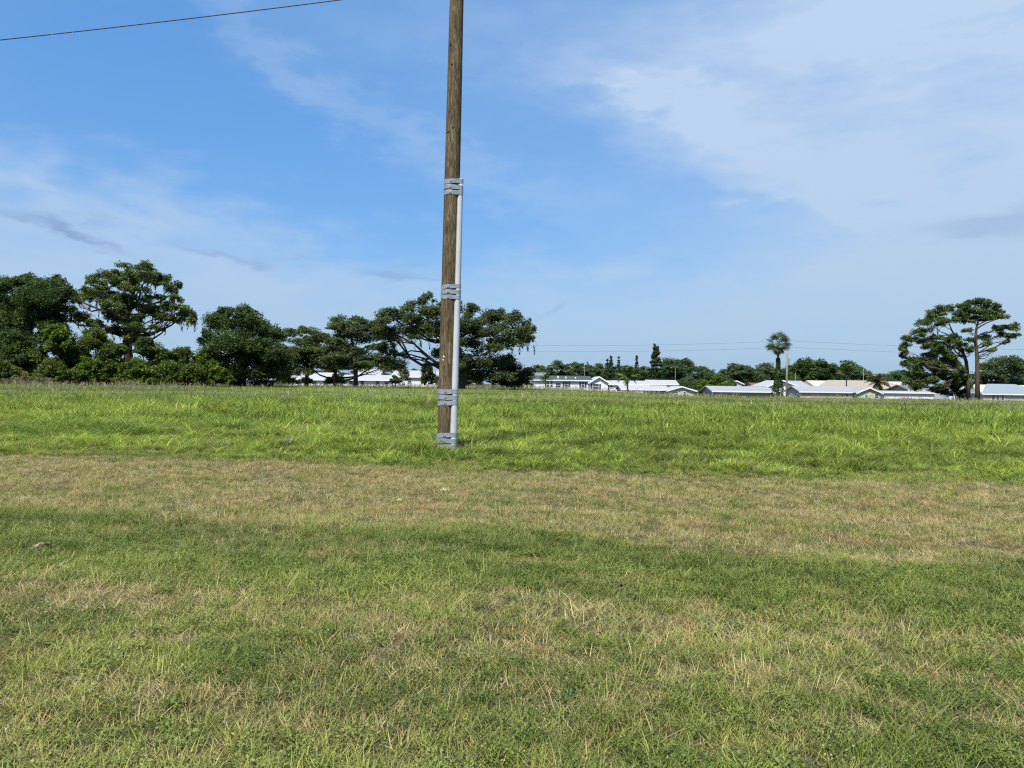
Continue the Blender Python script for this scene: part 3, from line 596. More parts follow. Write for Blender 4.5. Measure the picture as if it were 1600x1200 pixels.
def block(root, px0, px1, D, depth, eave_py, ridge_py, ax, wall, roof, over=.35, front=0.0, base=None, trim=True, hip=False):
    """one gabled volume: front wall at depth D+front; local coordinates of root"""
    o = root.location; pm = (px0 + px1) / 2
    x0, x1 = pt(px0, 600, D).x - o.x, pt(px1, 600, D).x - o.x; y0 = D + front - o.y; y1 = y0 + depth
    ez = pt(pm, eave_py, D).z - o.z; rz = pt(pm, ridge_py, D).z - o.z; z0 = -.15; ov = over; th = .13
    if ax == 'x':
        ym = (y0 + y1) / 2
        w = MB().add([(x0, y0, z0), (x1, y0, z0), (x1, y1, z0), (x0, y1, z0), (x0, y0, ez), (x1, y0, ez), (x1, y1, ez), (x0, y1, ez), (x0, ym, rz - .1), (x1, ym, rz - .1)],
            [(0, 1, 5, 4), (2, 3, 7, 6), (0, 4, 8, 7, 3), (1, 2, 6, 9, 5), (4, 5, 9, 8), (6, 7, 8, 9)])
        sl = (rz - ez) / (ym - y0); zo = ez + .06 - sl * ov; hx = (ym - y0) * .9 if hip else 0
        rf = MB().slab([(x0 - ov, y0 - ov, zo), (x1 + ov, y0 - ov, zo), (x1 + ov - hx, ym, rz + .06), (x0 - ov + hx, ym, rz + .06)], th)
        rf.slab([(x1 + ov, y1 + ov, zo), (x0 - ov, y1 + ov, zo), (x0 - ov + hx, ym + .003, rz + .06), (x1 + ov - hx, ym + .003, rz + .06)], th)
        if hip:
            for sx, xe, xr in ((1, x1 + ov, x1 + ov - hx), (-1, x0 - ov, x0 - ov + hx)): rf.add([(xe, y0 - ov, zo), (xe, y1 + ov, zo), (xr, ym, rz + .062)], [(0, 1, 2)])
        if trim: MB().box(x0 - ov, x1 + ov, y0 - ov - .045, y0 - ov - .003, zo - .19, zo + .01).build('fascia', M['trim'], root)
    else:
        xm = (x0 + x1) / 2
        w = MB().add([(x0, y0, z0), (x1, y0, z0), (x1, y1, z0), (x0, y1, z0), (x0, y0, ez), (x1, y0, ez), (x1, y1, ez), (x0, y1, ez), (xm, y0, rz - .1), (xm, y1, rz - .1)],
            [(0, 1, 5, 8, 4), (2, 3, 7, 9, 6), (0, 4, 7, 3), (1, 2, 6, 5), (4, 8, 9, 7), (5, 6, 9, 8)])
        sl = (rz - ez) / (x1 - xm); zo = ez + .06 - sl * ov
        rf = MB().slab([(x0 - ov, y0 - ov, zo), (xm, y0 - ov, rz + .06), (xm, y1 + ov, rz + .06), (x0 - ov, y1 + ov, zo)], th)
        rf.slab([(xm + .003, y0 - ov, rz + .06), (x1 + ov, y0 - ov, zo), (x1 + ov, y1 + ov, zo), (xm + .003, y1 + ov, rz + .06)], th)
        if trim:
            t = MB()
            for xa, xb in ((x0 - ov, xm), (x1 + ov, xm)):
                t.add([(xa, y0 - ov - .045, zo - .22), (xb, y0 - ov - .045, rz - .16), (xb, y0 - ov - .045, rz + .07), (xa, y0 - ov - .045, zo + .01),
                       (xa, y0 - ov - .004, zo - .22), (xb, y0 - ov - .004, rz - .16), (xb, y0 - ov - .004, rz + .07), (xa, y0 - ov - .004, zo + .01)], [(0, 1, 2, 3), (7, 6, 5, 4), (0, 4, 5, 1), (2, 6, 7, 3), (3, 7, 4, 0), (1, 5, 6, 2)])
            t.build('gable_trim', M['trim'], root)
    w.build('wall', M[wall], root); rf.build('roof', M[roof], root)
    return y0
def window(root, px, py, wpx, hpx, D, front=0.0, kind='window', shut=False):
    o = root.location; c = pt(px, py, D); s = D / FPX; x, z, y = c.x - o.x, c.z - o.z, D + front - o.y; w, h = wpx * s / 2, hpx * s / 2; t = .07
    f = MB().box(x - w - t, x + w + t, y - .06, y + .02, z + h, z + h + t).box(x - w - t, x + w + t, y - .08, y + .02, z - h - t, z - h).box(x - w - t, x - w, y - .06, y + .02, z - h, z + h).box(x + w, x + w + t, y - .06, y + .02, z - h, z + h)
    f.box(x - w, x + w, y - .045, y + .02, z - .025, z + .025)
    fo = f.build(kind, M['trim'], root); MB().box(x - w, x + w, y - .03, y + .03, z - h, z + h).build('pane', M['glass'], fo)
    if shut:
        for sx in (-1, 1): MB().box(x + sx * (w + t + .17) - .16, x + sx * (w + t + .17) + .16, y - .04, y + .02, z - h, z + h).build('shutter', M['shutter'], fo)
def home(name, label, px, D, cat='house', group=None):
    b = pt(px, 600, D); b.y = D; b.z = float(ground_z(b.x, D + 3)); return empty(name, b, label, cat, group)

h = home('mobile_home', 'long low white mobile home seen under the trees left of the pole', 560, 142); block(h, 536, 612, 142, 6, 593, 586, 'x', 'white', 'metalroof', base=600)
for x in (548, 566, 590, 604): window(h, x, 598, 6, 6, 142)
h = home('mobile_home', 'white home with a bright roof directly left of the pole', 645, 138); block(h, 614, 682, 138, 7, 588, 579, 'x', 'white', 'metalroof')
for x in (622, 640, 661): window(h, x, 595, 6, 6, 138)
h = home('mobile_home', 'white home half hidden by dark trees at the left end of the row', 480, 146); block(h, 452, 520, 146, 6, 592, 582, 'x', 'white', 'metalroof')
for x in (468, 492, 508): window(h, x, 598, 6, 6, 146)
h = home('house', 'white house roof farther back behind the trees left of the pole', 570, 165); block(h, 556, 592, 165, 7, 586, 577, 'x', 'white', 'metalroof')

h = home('house', 'cream house with a grey gabled roof behind the small palms', 838, 146); block(h, 818, 852, 146, 8, 588, 582, 'x', 'cream', 'greyroof')
window(h, 832, 598, 5, 7, 146)
h = home('house', 'white gabled house with a dark green shingle roof and shuttered windows', 905, 138)
block(h, 836, 924, 138, 8, 593.5, 587, 'x', 'white', 'greenroof', front=1.6)
block(h, 922, 950, 138, 8, 597, 588.5, 'y', 'white', 'metalroof', front=0.0)
for x in (857, 862.5): window(h, x, 601, 3.4, 8, 138, 1.6)
window(h, 886, 600.5, 4.5, 8, 138, 1.6, shut=True); window(h, 912, 601, 4.2, 9, 138, 1.6, shut=True); window(h, 931, 604, 9, 8, 138, 0.0, shut=True)
window(h, 873, 602, 8, 6.5, 138, 1.6, 'door')
p = pt(873, 607, 136.5); o = h.location
rl = MB().box(p.x - o.x - 1.2, p.x - o.x + 1.2, -1.5, -1.43, p.z - o.z - .04, p.z - o.z + .04)
for k in range(9): rl.box(p.x - o.x - 1.2 + k * .29, p.x - o.x - 1.15 + k * .29, -1.5, -1.44, -.1, p.z - o.z - .04)
rl.build('porch_rail', M['greyroof'], h)
for vx, vy in ((872, 588.6), (884, 589.6), (899, 590.4)):
    q = pt(vx, vy, 141); MB().box(q.x - o.x - .12, q.x - o.x + .12, q.y - o.y - .12, q.y - o.y + .12, q.z - o.z - .3, q.z - o.z + .12).build('roof_vent', M['trim'], h)
h = home('house', 'small white porch with dark openings right of the white gabled house', 955, 141, 'house'); block(h, 951, 962, 141, 4, 600, 595, 'x', 'white', 'metalroof', over=.25); window(h, 955.5, 603, 5, 5, 141)
h = home('mobile_home', 'white home with a bright metal roof behind the feather palm', 985, 150); block(h, 962, 1012, 150, 6, 600, 595, 'x', 'white', 'metalroof'); window(h, 970, 606, 4, 4, 150); window(h, 1003, 606, 4, 4, 150)
h = home('mobile_home', 'white roofed home behind the middle of the tan mobile home', 1035, 156); block(h, 1014, 1058, 156, 6, 600, 594, 'x', 'cream', 'metalroof'); window(h, 1050, 603, 4, 3, 156)
h = home('mobile_home', 'long tan mobile home with a white metal roof and gabled end', 1030, 134)
block(h, 974, 1046, 134, 7, 608.5, 602.5, 'x', 'tan', 'metalroof', front=1.2); block(h, 1044, 1086, 134, 8, 610, 603.8, 'y', 'cream', 'metalroof')
for x in (1002, 1031): window(h, x, 614, 3.6, 4, 134, 1.2)
for x in (1057, 1069.5): window(h, x, 615, 3.6, 5.5, 134)
h = home('mobile_home', 'low grey-roofed home with white fascia left of the vine-covered palm', 1158, 132); block(h, 1116, 1206, 132, 8, 611, 604, 'x', 'greywall', 'lightgrey', over=.55, hip=False); window(h, 1188, 614.5, 2, 5, 132); window(h, 1140, 615, 5, 4, 132)
h = home('house', 'small white gabled house behind the grey-roofed home', 1150, 168); block(h, 1142, 1160, 168, 7, 599, 595, 'y', 'white', 'metalroof'); window(h, 1150, 602, 4, 4, 168)
h = home('house', 'house with a red-brown roof left of the vine-covered palm', 1187, 172); block(h, 1178, 1196, 172, 6, 603, 598.5, 'x', 'white', 'redroof')
h = home('house', 'large white gabled house just right of the vine-covered palm', 1225, 142); block(h, 1200, 1246, 142, 9, 603, 594.5, 'y', 'white', 'metalroof', over=.5); block(h, 1240, 1268, 142, 8, 602.5, 595, 'x', 'white', 'lightgrey', front=2.0)
window(h, 1240, 612, 6, 3, 142)
h = home('mobile_home', 'pale green home with light grey roof and a gabled right end', 1310, 130); block(h, 1256, 1342, 130, 7, 612, 604, 'x', 'cream', 'lightgrey', front=1.5); block(h, 1340, 1376, 130, 8, 613, 605.5, 'y', 'paleg', 'lightgrey')
for x, w in ((1329, 3.2),): window(h, x, 618, w, 5, 130, 1.5)
window(h, 1353.5, 619, 4, 5, 130); window(h, 1369.5, 619, 6, 6, 130)
h = home('house', 'long house with a tan tiled hip roof behind the pale green home', 1350, 172); block(h, 1276, 1432, 172, 12, 607, 594.5, 'x', 'cream', 'tile', hip=True, trim=False)
h = home('carport', 'low white flat-roofed carport left of the pines', 1422, 134, 'carport'); block(h, 1382, 1460, 134, 6, 613.5, 611.5, 'x', 'white', 'metalroof', over=.3)
h = home('house', 'house with a dark grey roof partly hidden behind the leaning pine', 1450, 150); block(h, 1420, 1480, 150, 8, 609, 602, 'x', 'greywall', 'darkroof'); window(h, 1470, 612, 6, 4, 150)
h = home('mobile_home', 'white home seen between the two pine trunks', 1508, 138); block(h, 1484, 1532, 138, 7, 610, 603, 'x', 'white', 'metalroof'); window(h, 1492, 614, 4, 4, 138)
h = home('mobile_home', 'home with a pale blue metal roof at the right edge', 1575, 130); block(h, 1536, 1640, 130, 8, 615, 600.5, 'x', 'cream', 'bluemetal', hip=True)
for x in (1552, 1559, 1566.5): window(h, x, 621, 4.4, 8, 130)
window(h, 1581, 619, 4, 4, 130); window(h, 1600, 619, 4, 4, 130)
# white privacy fence in front of the homes: single boards
fr = home('board_fence', 'low white board fence in front of the white home and feather palm', 985, 131, 'fence')
a, b_ = pt(960, 612, 131), pt(1004, 612, 131); n = 30; fo = fr.location
bm_ = MB().box(-.092, .092, -.02, .02, -.1, pt(985, 611.5, 131).z - fo.z); proto = bm_.build('board', M['trim'], fr)
for k in range(n):
    o = proto if k == 0 else link('board', proto.data, fr); o.location = (a.x - fo.x + (b_.x - a.x) * k / (n - 1), 0, random.uniform(-.02, .02))

def slim_pole(px, top, base_py, D, label, rad=.05, name='slim_pole', cap=False):
    b = pt(px, base_py, D); b.z = float(ground_z(b.x, b.y)); h = pt(px, top, D).z - b.z; root = empty(name, b, label, 'pole')
    MB().tube([(0, 0, -.2), (0, 0, h)], [rad, rad * .8], 8).build('shaft', M['concrete'], root)
    if cap: MB().tube([(-.12, 0, h), (0, 0, h + .12), (.55, 0, h + .16)], [.05, .06, .09], 8).build('lamp_head', M['trim'], root)
    else: MB().tube([(0, 0, h), (0, 0, h + .08)], [rad * 1.6, rad * .6], 8).build('cap', M['concrete'], root)
slim_pole(913, 570, 600, 155, 'slim pale light pole rising behind the dark green roof', .06, 'street_light', True)
slim_pole(1055, 575, 600, 190, 'slim pale pole in front of the distant trees beside the norfolk pine', .08)
slim_pole(1243, 583, 610, 150, 'thin pale mast above the large white gabled house', .07)
slim_pole(1349, 575, 606, 178, 'thin pale mast above the tan tiled roof', .08)

# power pole far off with two long wires
D = 128; b = pt(1229, 618, D); b.z = float(ground_z(b.x, b.y)); ht = pt(1229, 531, D).z - b.z
pp = empty('utility_pole', b, 'distant pale utility pole just right of the vine-covered palm', 'pole')
MB().tube([(0, 0, -.2), (0, 0, ht * .5), (0, 0, ht)], [.17, .15, .12], 10).build('shaft', M['concrete'], pp, True)
MB().tube([(.16, 0, ht - 1.2), (.16, 0, ht - .2)], [.06, .06], 6).build('insulator', M['concrete'], pp)
MB().box(.1, .42, -.08, .08, ht * .62, ht * .72).build('bracket', M['concrete'], pp)
M['wire'] = plain('black_cable', (0.03, 0.03, 0.035), .6); M['wire_far'] = plain('weathered_cable', (0.10, 0.10, 0.11), .6)
def far_wire(pts, label):
    base = Vector(pts[0]); mb = MB().tube([Vector(p) - base for p in pts], [.014] * len(pts), 5); o = mb.build('overhead_wire', M['wire_far'], None, loc=base); tag(o, label, 'wire', 'distant overhead wires')
def arc(p0, p1, sag, n=24): return [Vector(p0).lerp(Vector(p1), i / n) - Vector((0, 0, 4 * sag * (i / n) * (1 - i / n))) for i in range(n + 1)]
for j, (dz, lab) in enumerate(((0.0, 'upper'), (-1.05, 'lower'))):
    top = Vector((b.x, b.y - .16, b.z + ht - .15 + dz)); lft = pt(700, 537 + j * 9, 132); rgt = pt(1700, 548 + j * 10, 124)
    far_wire(arc(top, lft, .55), f'{lab} distant overhead wire from the pale pole towards the oak')
    far_wire(arc(top, rgt, .25), f'{lab} distant overhead wire from the pale pole towards the pines')

# ------------------------------------------------------------------ utility pole in the foreground
def wood_mat():
    m, n = mat_new('weathered_pole_wood'); tcn = N(n, 'ShaderNodeTexCoord')
    mp = N(n, 'ShaderNodeMapping'); mp.inputs['Scale'].default_value = (1, 1, .10); n.links.new(tcn.outputs['Object'], mp.inputs[0])
    n0 = N(n, 'ShaderNodeTexNoise', Scale=2.2, Detail=3.0); n.links.new(tcn.outputs['Object'], n0.inputs['Vector'])
    wp = N(n, 'ShaderNodeVectorMath', operation='MULTIPLY_ADD'); n.links.new(n0.outputs['Color'], wp.inputs[0]); wp.inputs[1].default_value = (.10, .10, .06); n.links.new(mp.outputs[0], wp.inputs[2])
    n1 = N(n, 'ShaderNodeTexNoise', Scale=34.0, Detail=7.0, Roughness=.65); n.links.new(wp.outputs[0], n1.inputs['Vector'])
    n2 = N(n, 'ShaderNodeTexNoise', Scale=90.0, Detail=4.0); n.links.new(mp.outputs[0], n2.inputs['Vector'])
    c1 = ramp(n, n1.outputs[0], [(.30, (.026, .017, .010)), (.45, (.085, .065, .037)), (.58, (.155, .125, .076)), (.76, (.27, .235, .165))])
    c2 = ramp(n, n0.outputs[0], [(.35, (.75, .70, .66)), (.7, (1.15, 1.12, 1.0))])
    mx = N(n, 'ShaderNodeMix', data_type='RGBA', blend_type='MULTIPLY'); mx.inputs[0].default_value = .8; n.links.new(c1, mx.inputs[6]); n.links.new(c2, mx.inputs[7])
    p = N(n, 'ShaderNodeBsdfPrincipled', Roughness=.85); p.inputs['Specular IOR Level'].default_value = .15; n.links.new(mx.outputs[2], p.inputs['Base Color'])
    ad = N(n, 'ShaderNodeMath', operation='ADD'); n.links.new(n1.outputs[0], ad.inputs[0]); n.links.new(n2.outputs[0], ad.inputs[1])
    bp = N(n, 'ShaderNodeBump', Strength=.9, Distance=.012); n.links.new(ad.outputs[0], bp.inputs['Height']); n.links.new(bp.outputs[0], p.inputs['Normal'])
    o = N(n, 'ShaderNodeOutputMaterial'); n.links.new(p.outputs[0], o.inputs[0]); return m
M['wood'] = wood_mat()
M['guard'] = plain('grey_white_cable_guard', (0.43, 0.445, 0.46), .6, .10, 5, (1, 1, .4), .1)
M['strap'] = plain('galvanised_strap', (0.265, 0.295, 0.32), .5, .22, 9, (1, 1, 2), .15, metallic=.25)
M['hole'] = plain('dark_hole', (0.015, 0.012, 0.01), .9); M['tagm'] = plain('white_tag', (.8, .8, .78), .4)
PB = pt(696, 708, 17.8); PB.z = float(ground_z(PB.x, PB.y)); LEAN = math.tan(R(.62)); PH_ = 12.6
def prad(z): return .204 - .0042 * z
pole = empty('utility_pole', PB, 'tall weathered wooden utility pole with a banded grey cable guard', 'pole')
v = []; nseg, nr = 64, 40
for i in range(nr + 1 + 0):
    z = -.6 + (PH_ + .6) * i / nr; rr = prad(z)
    for k in range(nseg):
        th = 6.2832 * k / nseg; q = rr * (1 + .014 * (float(vnoise(th * 3, z * .35, 2)) - .5) * 2 + .010 * (float(vnoise(th * 9, z * .12, 5)) - .5) * 2)
        v.append((LEAN * z + q * math.cos(th), q * math.sin(th), z))
f = [(i * nseg + k, i * nseg + (k + 1) % nseg, (i + 1) * nseg + (k + 1) % nseg, (i + 1) * nseg + k) for i in range(nr) for k in range(nseg)]
me = bpy.data.meshes.new('shaft'); me.from_pydata(v, [], f + [tuple(nr * nseg + k for k in range(nseg))]); me.polygons.foreach_set('use_smooth', [True] * len(me.polygons)); link('shaft', me, pole, M['wood'])
def pz(py): return pt(700, py, 17.8).z - PB.z
# guard: a half-round channel on the pole's right front side
def gpos(z):
    t = min(1, max(0, z / 6.4)); ang = R(-38 + 20 * t); rad = .082 - .018 * t; d = prad(z) + rad * .42
    return LEAN * z + d * math.cos(ang), d * math.sin(ang), rad
gt = pz(281); zs = np.linspace(-.1, gt, 26); MB().tube([(*gpos(z)[:2], z) for z in zs], [gpos(z)[2] for z in zs], 20).build('cable_guard', M['guard'], pole, True)
def strap(z, h, tilt, bulge, name='strap'):
    pts = []
    gx_, gy_, gr = gpos(z); cx = LEAN * z; pr = prad(z) * 1.02
    P = [(cx + pr * math.cos(a), pr * math.sin(a)) for a in np.linspace(0, 6.2832, 48, endpoint=False)] + [(gx_ + gr * math.cos(a), gy_ + gr * math.sin(a)) for a in np.linspace(0, 6.2832, 32, endpoint=False)]
    P = sorted(set(P))
    def half(it):
        hl = []
        for p in it:
            while len(hl) >= 2 and (hl[-1][0] - hl[-2][0]) * (p[1] - hl[-2][1]) - (hl[-1][1] - hl[-2][1]) * (p[0] - hl[-2][0]) <= 0: hl.pop()
            hl.append(p)
        return hl[:-1]
    H = half(P) + half(reversed(P)); n = len(H); cx0 = sum(p[0] for p in H) / n; cy0 = sum(p[1] for p in H) / n
    mb = MB(); rings = []
    for dz, off in ((-h / 2, -.002), (-h / 2, .006), (h / 2, .006 + bulge), (h / 2, -.002)):
        b0 = len(mb.v)
        for (x, y) in H:
            d = math.hypot(x - cx0, y - cy0); e = (x - cx0) / .27
            hh = dz * (1 - .10 * max(0, e)) ; mb.v.append((x + (x - cx0) / d * off, y + (y - cy0) / d * off, z + hh + tilt * (x - cx0) + .006 * math.sin(7 * e + z * 9)))
        rings.append(b0)
    for a, b2 in zip(rings, rings[1:]):
        for k in range(n): mb.f.append((a + k, a + (k + 1) % n, b2 + (k + 1) % n, b2 + k))
    mb.build(name, M['strap'], pole)
def buckle(z):
    x = LEAN * z - .02; yy = -math.sqrt(prad(z) ** 2 - .0004) * 1.02 - .004
    MB().box(x - .028, x + .028, yy - .016, yy, z - .022, z + .022).build('buckle', M['strap'], pole)
for y0, y1 in ((281, 307), (445, 469), (607, 634), (675, 701)):
    za, zb = pz(y1), pz(y0); st = (zb - za) / 3
    for k in range(3):
        buckle(za + st * (k + .5)); strap(za + st * (k + .5), st * .80, random.uniform(-.055, .065), random.uniform(0, .004))
def on_pole(px, py, r0, mat, name):
    z = pz(py); x = pt(px, py, 17.8 - .19).x - PB.x; dx = x - LEAN * z; yy = -math.sqrt(max(1e-4, prad(z) ** 2 - dx * dx))
    MB().tube([(x, yy + .02, z), (x, yy - .004, z), (x, yy - .012, z)], [r0, r0, r0 * .6], 10).build(name, mat, pole)
on_pole(693.5, 558, .022, M['tagm'], 'tag'); on_pole(692.5, 563, .018, M['tagm'], 'tag')
for px, py, r0 in ((704, 74, .022), (706, 105, .03), (700, 209, .028), (707, 203, .018)): on_pole(px, py, r0, M['hole'], 'bolt_hole')
zt = 10.79; wx = PB.x + LEAN * zt; pts = []
for x in np.linspace(0, -46, 60): pts.append(Vector((x, -.1 * min(1, 0), .1505 * x + .00142 * x * x)))
w = MB().tube(pts, [.0125] * len(pts), 8).build('overhead_wire', M['wire'], None, True, loc=(wx - .15, PB.y, PB.z + zt)); tag(w, 'dark overhead cable crossing the top left corner of the sky', 'wire')

# ------------------------------------------------------------------ litter and scraps
def scrap(px, py, size, color, label, name, seed, cat, flat=.35):
    r = np.random.default_rng(seed); D = CAM_H * FPX / (py - 600 - (px - 800) * math.tan(-ROLL)); b = pt(px, py, D); b.z = float(ground_z(b.x, b.y)) + .05
    mb = MB(); n = 7; v = []
    for i in range(n):
        for j in range(n):
            u, w_ = (i / (n - 1) - .5), (j / (n - 1) - .5); v.append((u * size + r.normal(0, size * .03), w_ * size * .6 + r.normal(0, size * .03), abs(r.normal(0, size * .12)) + flat * size * (1 - 4 * u * u) * .5))
    m = len(v); v += [(x, y, z - .006) for x, y, z in v]
    f = [(i * n + j, (i + 1) * n + j, (i + 1) * n + j + 1, i * n + j + 1) for i in range(n - 1) for j in range(n - 1)]; f += [tuple(m + q for q in reversed(t)) for t in f]
    o = mb.add(v, f).build(name, plain(name + '_surface', color, .6, .15, 20), None, loc=b); o.rotation_euler = (0, 0, r.uniform(-1, 1)); tag(o, label, cat)
scrap(449, 697, .36, (.085, .095, .13), 'crumpled blue-grey scrap lying at the edge of the tall grass', 'plastic_scrap', 1, 'litter', .45)
scrap(693, 771, .055, (.6, .6, .56), 'small white paper scrap on the dry strip below the pole', 'paper_scrap', 2, 'litter')
scrap(624, 787, .045, (.6, .58, .54), 'tiny white paper scrap left of and nearer than the other', 'paper_scrap', 3, 'litter')
scrap(716, 708, .06, (.75, .75, .73), 'white scrap at the foot of the cable guard', 'paper_scrap', 4, 'litter')
scrap(66, 862, .12, (.27, .19, .11), 'dry tan palm husk lying in the grass at left', 'dry_husk', 5, 'husk')
scrap(967, 930, .055, (.07, .05, .04), 'small dark clod sticking out of the mown grass', 'soil_clod', 6, 'clod', .8)

# ------------------------------------------------------------------ grass (uncountable: scattered clumps)
lib = bpy.data.collections.new('grass_clumps')
def clump(name, n, rad, h0, h1, width, splay, curl, seed, segs=2, flop=0.0):
    r = np.random.default_rng(seed); V = []; F4 = []; F3 = []; T = []
    for k in range(n):
        a = r.uniform(0, 6.283); q = rad * math.sqrt(r.uniform(0, 1)); b = np.array([math.cos(a) * q, math.sin(a) * q, -.01])
        d = r.uniform(0, 6.283); out = np.array([math.cos(d), math.sin(d), 0]); h = r.uniform(h0, h1); lean = abs(r.normal(splay, splay * .5)); w = width * r.uniform(.7, 1.3)
        sd = np.array([-math.sin(d + r.normal(0, .6)), math.cos(d), 0]); b0 = len(V); tone = np.clip(r.normal(.5, .28), 0, 1); fl = r.uniform(0, 1) < flop
        for i in range(segs + 1):
            t = i / segs; hh = h * (t * (1 - curl * t * .5)); oo = h * (lean * t + curl * t * t)
            if fl: hh, oo = h * .35 * math.sin(t * 2.2), h * t
            p = b + out * oo + np.array([0, 0, hh]); ww = w * (1 - t * .75) * .5
            if i < segs: V += [p - sd * ww, p + sd * ww]; T += [tone] * 2
            else: V.append(p); T.append(tone)
        for i in range(segs - 1): F4.append((b0 + 2 * i, b0 + 2 * i + 1, b0 + 2 * i + 3, b0 + 2 * i + 2))
        e = b0 + 2 * (segs - 1); F3.append((e, e + 1, e + 2))
    fs = ([np.array(F4)] if F4 else []) + [np.array(F3)]
    me = np_mesh(name, np.array(V), fs, {'tone': T}); me.materials.append(M['grass']); return me
def rosette(name, n, seed):
    r = np.random.default_rng(seed); c = []
    me = None; V = []; F = []; T = []
    for k in range(n):
        a = r.uniform(0, 6.283); q = r.uniform(.01, .09); z = r.uniform(.01, .05); s = r.uniform(.005, .011); b = len(V); o = np.array([math.cos(a) * q, math.sin(a) * q, z]); u = np.array([math.cos(a), math.sin(a), r.normal(.2, .4)]) * s; w_ = np.array([-math.sin(a), math.cos(a), r.normal(0, .4)]) * s * .55
        V += [o - u, o + w_, o + u, o - w_]; F.append((b, b + 1, b + 2, b + 3)); T += [np.clip(r.normal(.5, .25), 0, 1)] * 4
    me = np_mesh(name, np.array(V), np.array(F), {'tone': T}); me.materials.append(M['grass']); return me
def seedstalk(name, n, seed, rad=.5):
    r = np.random.default_rng(seed); V = []; F = []; T = []
    def quad(p, q, w0, w1, sd):
        b = len(V); V.extend([p - sd * w0, p + sd * w0, q + sd * w1, q - sd * w1]); F.append((b, b + 1, b + 2, b + 3)); T.extend([tn] * 4)
    for k in range(n):
        tn = r.uniform(.2, .9); p = np.array([r.normal(0, rad), r.normal(0, rad), 0]); l = np.array([r.normal(0, .12), r.normal(0, .12), 1]) * r.uniform(.75, 1.15); a = r.uniform(0, 6.28); sd = np.array([math.cos(a), math.sin(a), 0])
        quad(p, p + l * .8, .006, .005, sd)
        for j in range(3): 
            d = np.array([r.normal(0, .08), r.normal(0, .08), .22]); quad(p + l * .78, p + l * .78 + d, .006, .016, sd); quad(p + l * .78 + d, p + l * .78 + d * 1.8, .016, .003, sd)
    me = np_mesh(name, np.array(V), np.array(F), {'tone': T}); me.materials.append(M['grass']); return me
def tinyflower(name, seed):
    r = np.random.default_rng(seed); V = []; F = []; T = []
    for k in range(5):
        p = np.array([r.normal(0, .06), r.normal(0, .06), r.uniform(.04, .09)]); s = .006; a = r.uniform(0, 6.28); b = len(V)
        V += [p + s * np.array([math.cos(a + i * 1.571), math.sin(a + i * 1.571), .3 * (-1) ** i]) for i in range(4)]; F.append((b, b + 1, b + 2, b + 3)); T += [.6] * 4
    me = np_mesh(name, np.array(V), np.array(F), {'tone': T}); me.materials.append(M['grass']); return me
lib_objs = []
def lib_add(me): 
    o = bpy.data.objects.new('%02d_%s' % (len(lib_objs), me.name), me); lib.objects.link(o); lib_objs.append(o); return len(lib_objs) - 1
SHORT = [lib_add(clump('short_clump', 34, .085, .035, .085, .0048, .55, .45, s)) for s in (1, 2, 3)]
LONG = [lib_add(clump('coarse_clump', 16, .05, .06, .125, .0062, .55, .55, s, 3)) for s in (4, 5)]
DRY = [lib_add(clump('dry_clump', 34, .09, .03, .075, .0042, .8, .4, s, 2, .35)) for s in (6, 7)]
STRAW = [lib_add(clump('straw_clump', 9, .07, .06, .14, .0042, .8, .6, s, 3, .3)) for s in (8, 9)]
ROS = [lib_add(rosette('broadleaf_weed', 90, s)) for s in (10, 11)]
TALL = [lib_add(clump('tall_tuft', 30, .26, .55, 1.0, .042, .28, .40, s, 3)) for s in (12, 13, 14)]
FAR = [lib_add(clump('far_tuft', 46, .75, .6, 1.0, .050, .22, .25, s, 2)) for s in (15, 16)]
SEED = [lib_add(seedstalk('seed_stalk', 5, s)) for s in (17, 18)]
FLOW = [lib_add(tinyflower('tiny_flower', s)) for s in (19, 20)]
EDGE = [lib_add(clump('edge_tuft', 30, .16, .45, 1.0, .046, .48, .58, s, 3)) for s in (21, 22, 23)]

def gn_tree():
    g = bpy.data.node_groups.new('scatter_clumps', 'GeometryNodeTree')
    g.interface.new_socket('Geometry', in_out='INPUT', socket_type='NodeSocketGeometry'); g.interface.new_socket('Geometry', in_out='OUTPUT', socket_type='NodeSocketGeometry')
    gi = g.nodes.new('NodeGroupInput'); go = g.nodes.new('NodeGroupOutput')
    ci = g.nodes.new('GeometryNodeCollectionInfo'); ci.inputs['Collection'].default_value = lib; ci.inputs['Separate Children'].default_value = True; ci.inputs['Reset Children'].default_value = True
    ip = g.nodes.new('GeometryNodeInstanceOnPoints'); ip.inputs['Pick Instance'].default_value = True
    def na(name, typ):
        n = g.nodes.new('GeometryNodeInputNamedAttribute'); n.data_type = typ; n.inputs['Name'].default_value = name; return n.outputs['Attribute']
    e = g.nodes.new('FunctionNodeEulerToRotation'); g.links.new(na('rot', 'FLOAT_VECTOR'), e.inputs[0])
    g.links.new(gi.outputs[0], ip.inputs['Points']); g.links.new(ci.outputs[0], ip.inputs['Instance']); g.links.new(na('pick', 'INT'), ip.inputs['Instance Index'])
    g.links.new(e.outputs[0], ip.inputs['Rotation']); g.links.new(na('scl', 'FLOAT_VECTOR'), ip.inputs['Scale']); g.links.new(ip.outputs[0], go.inputs[0]); return g
GN = gn_tree()
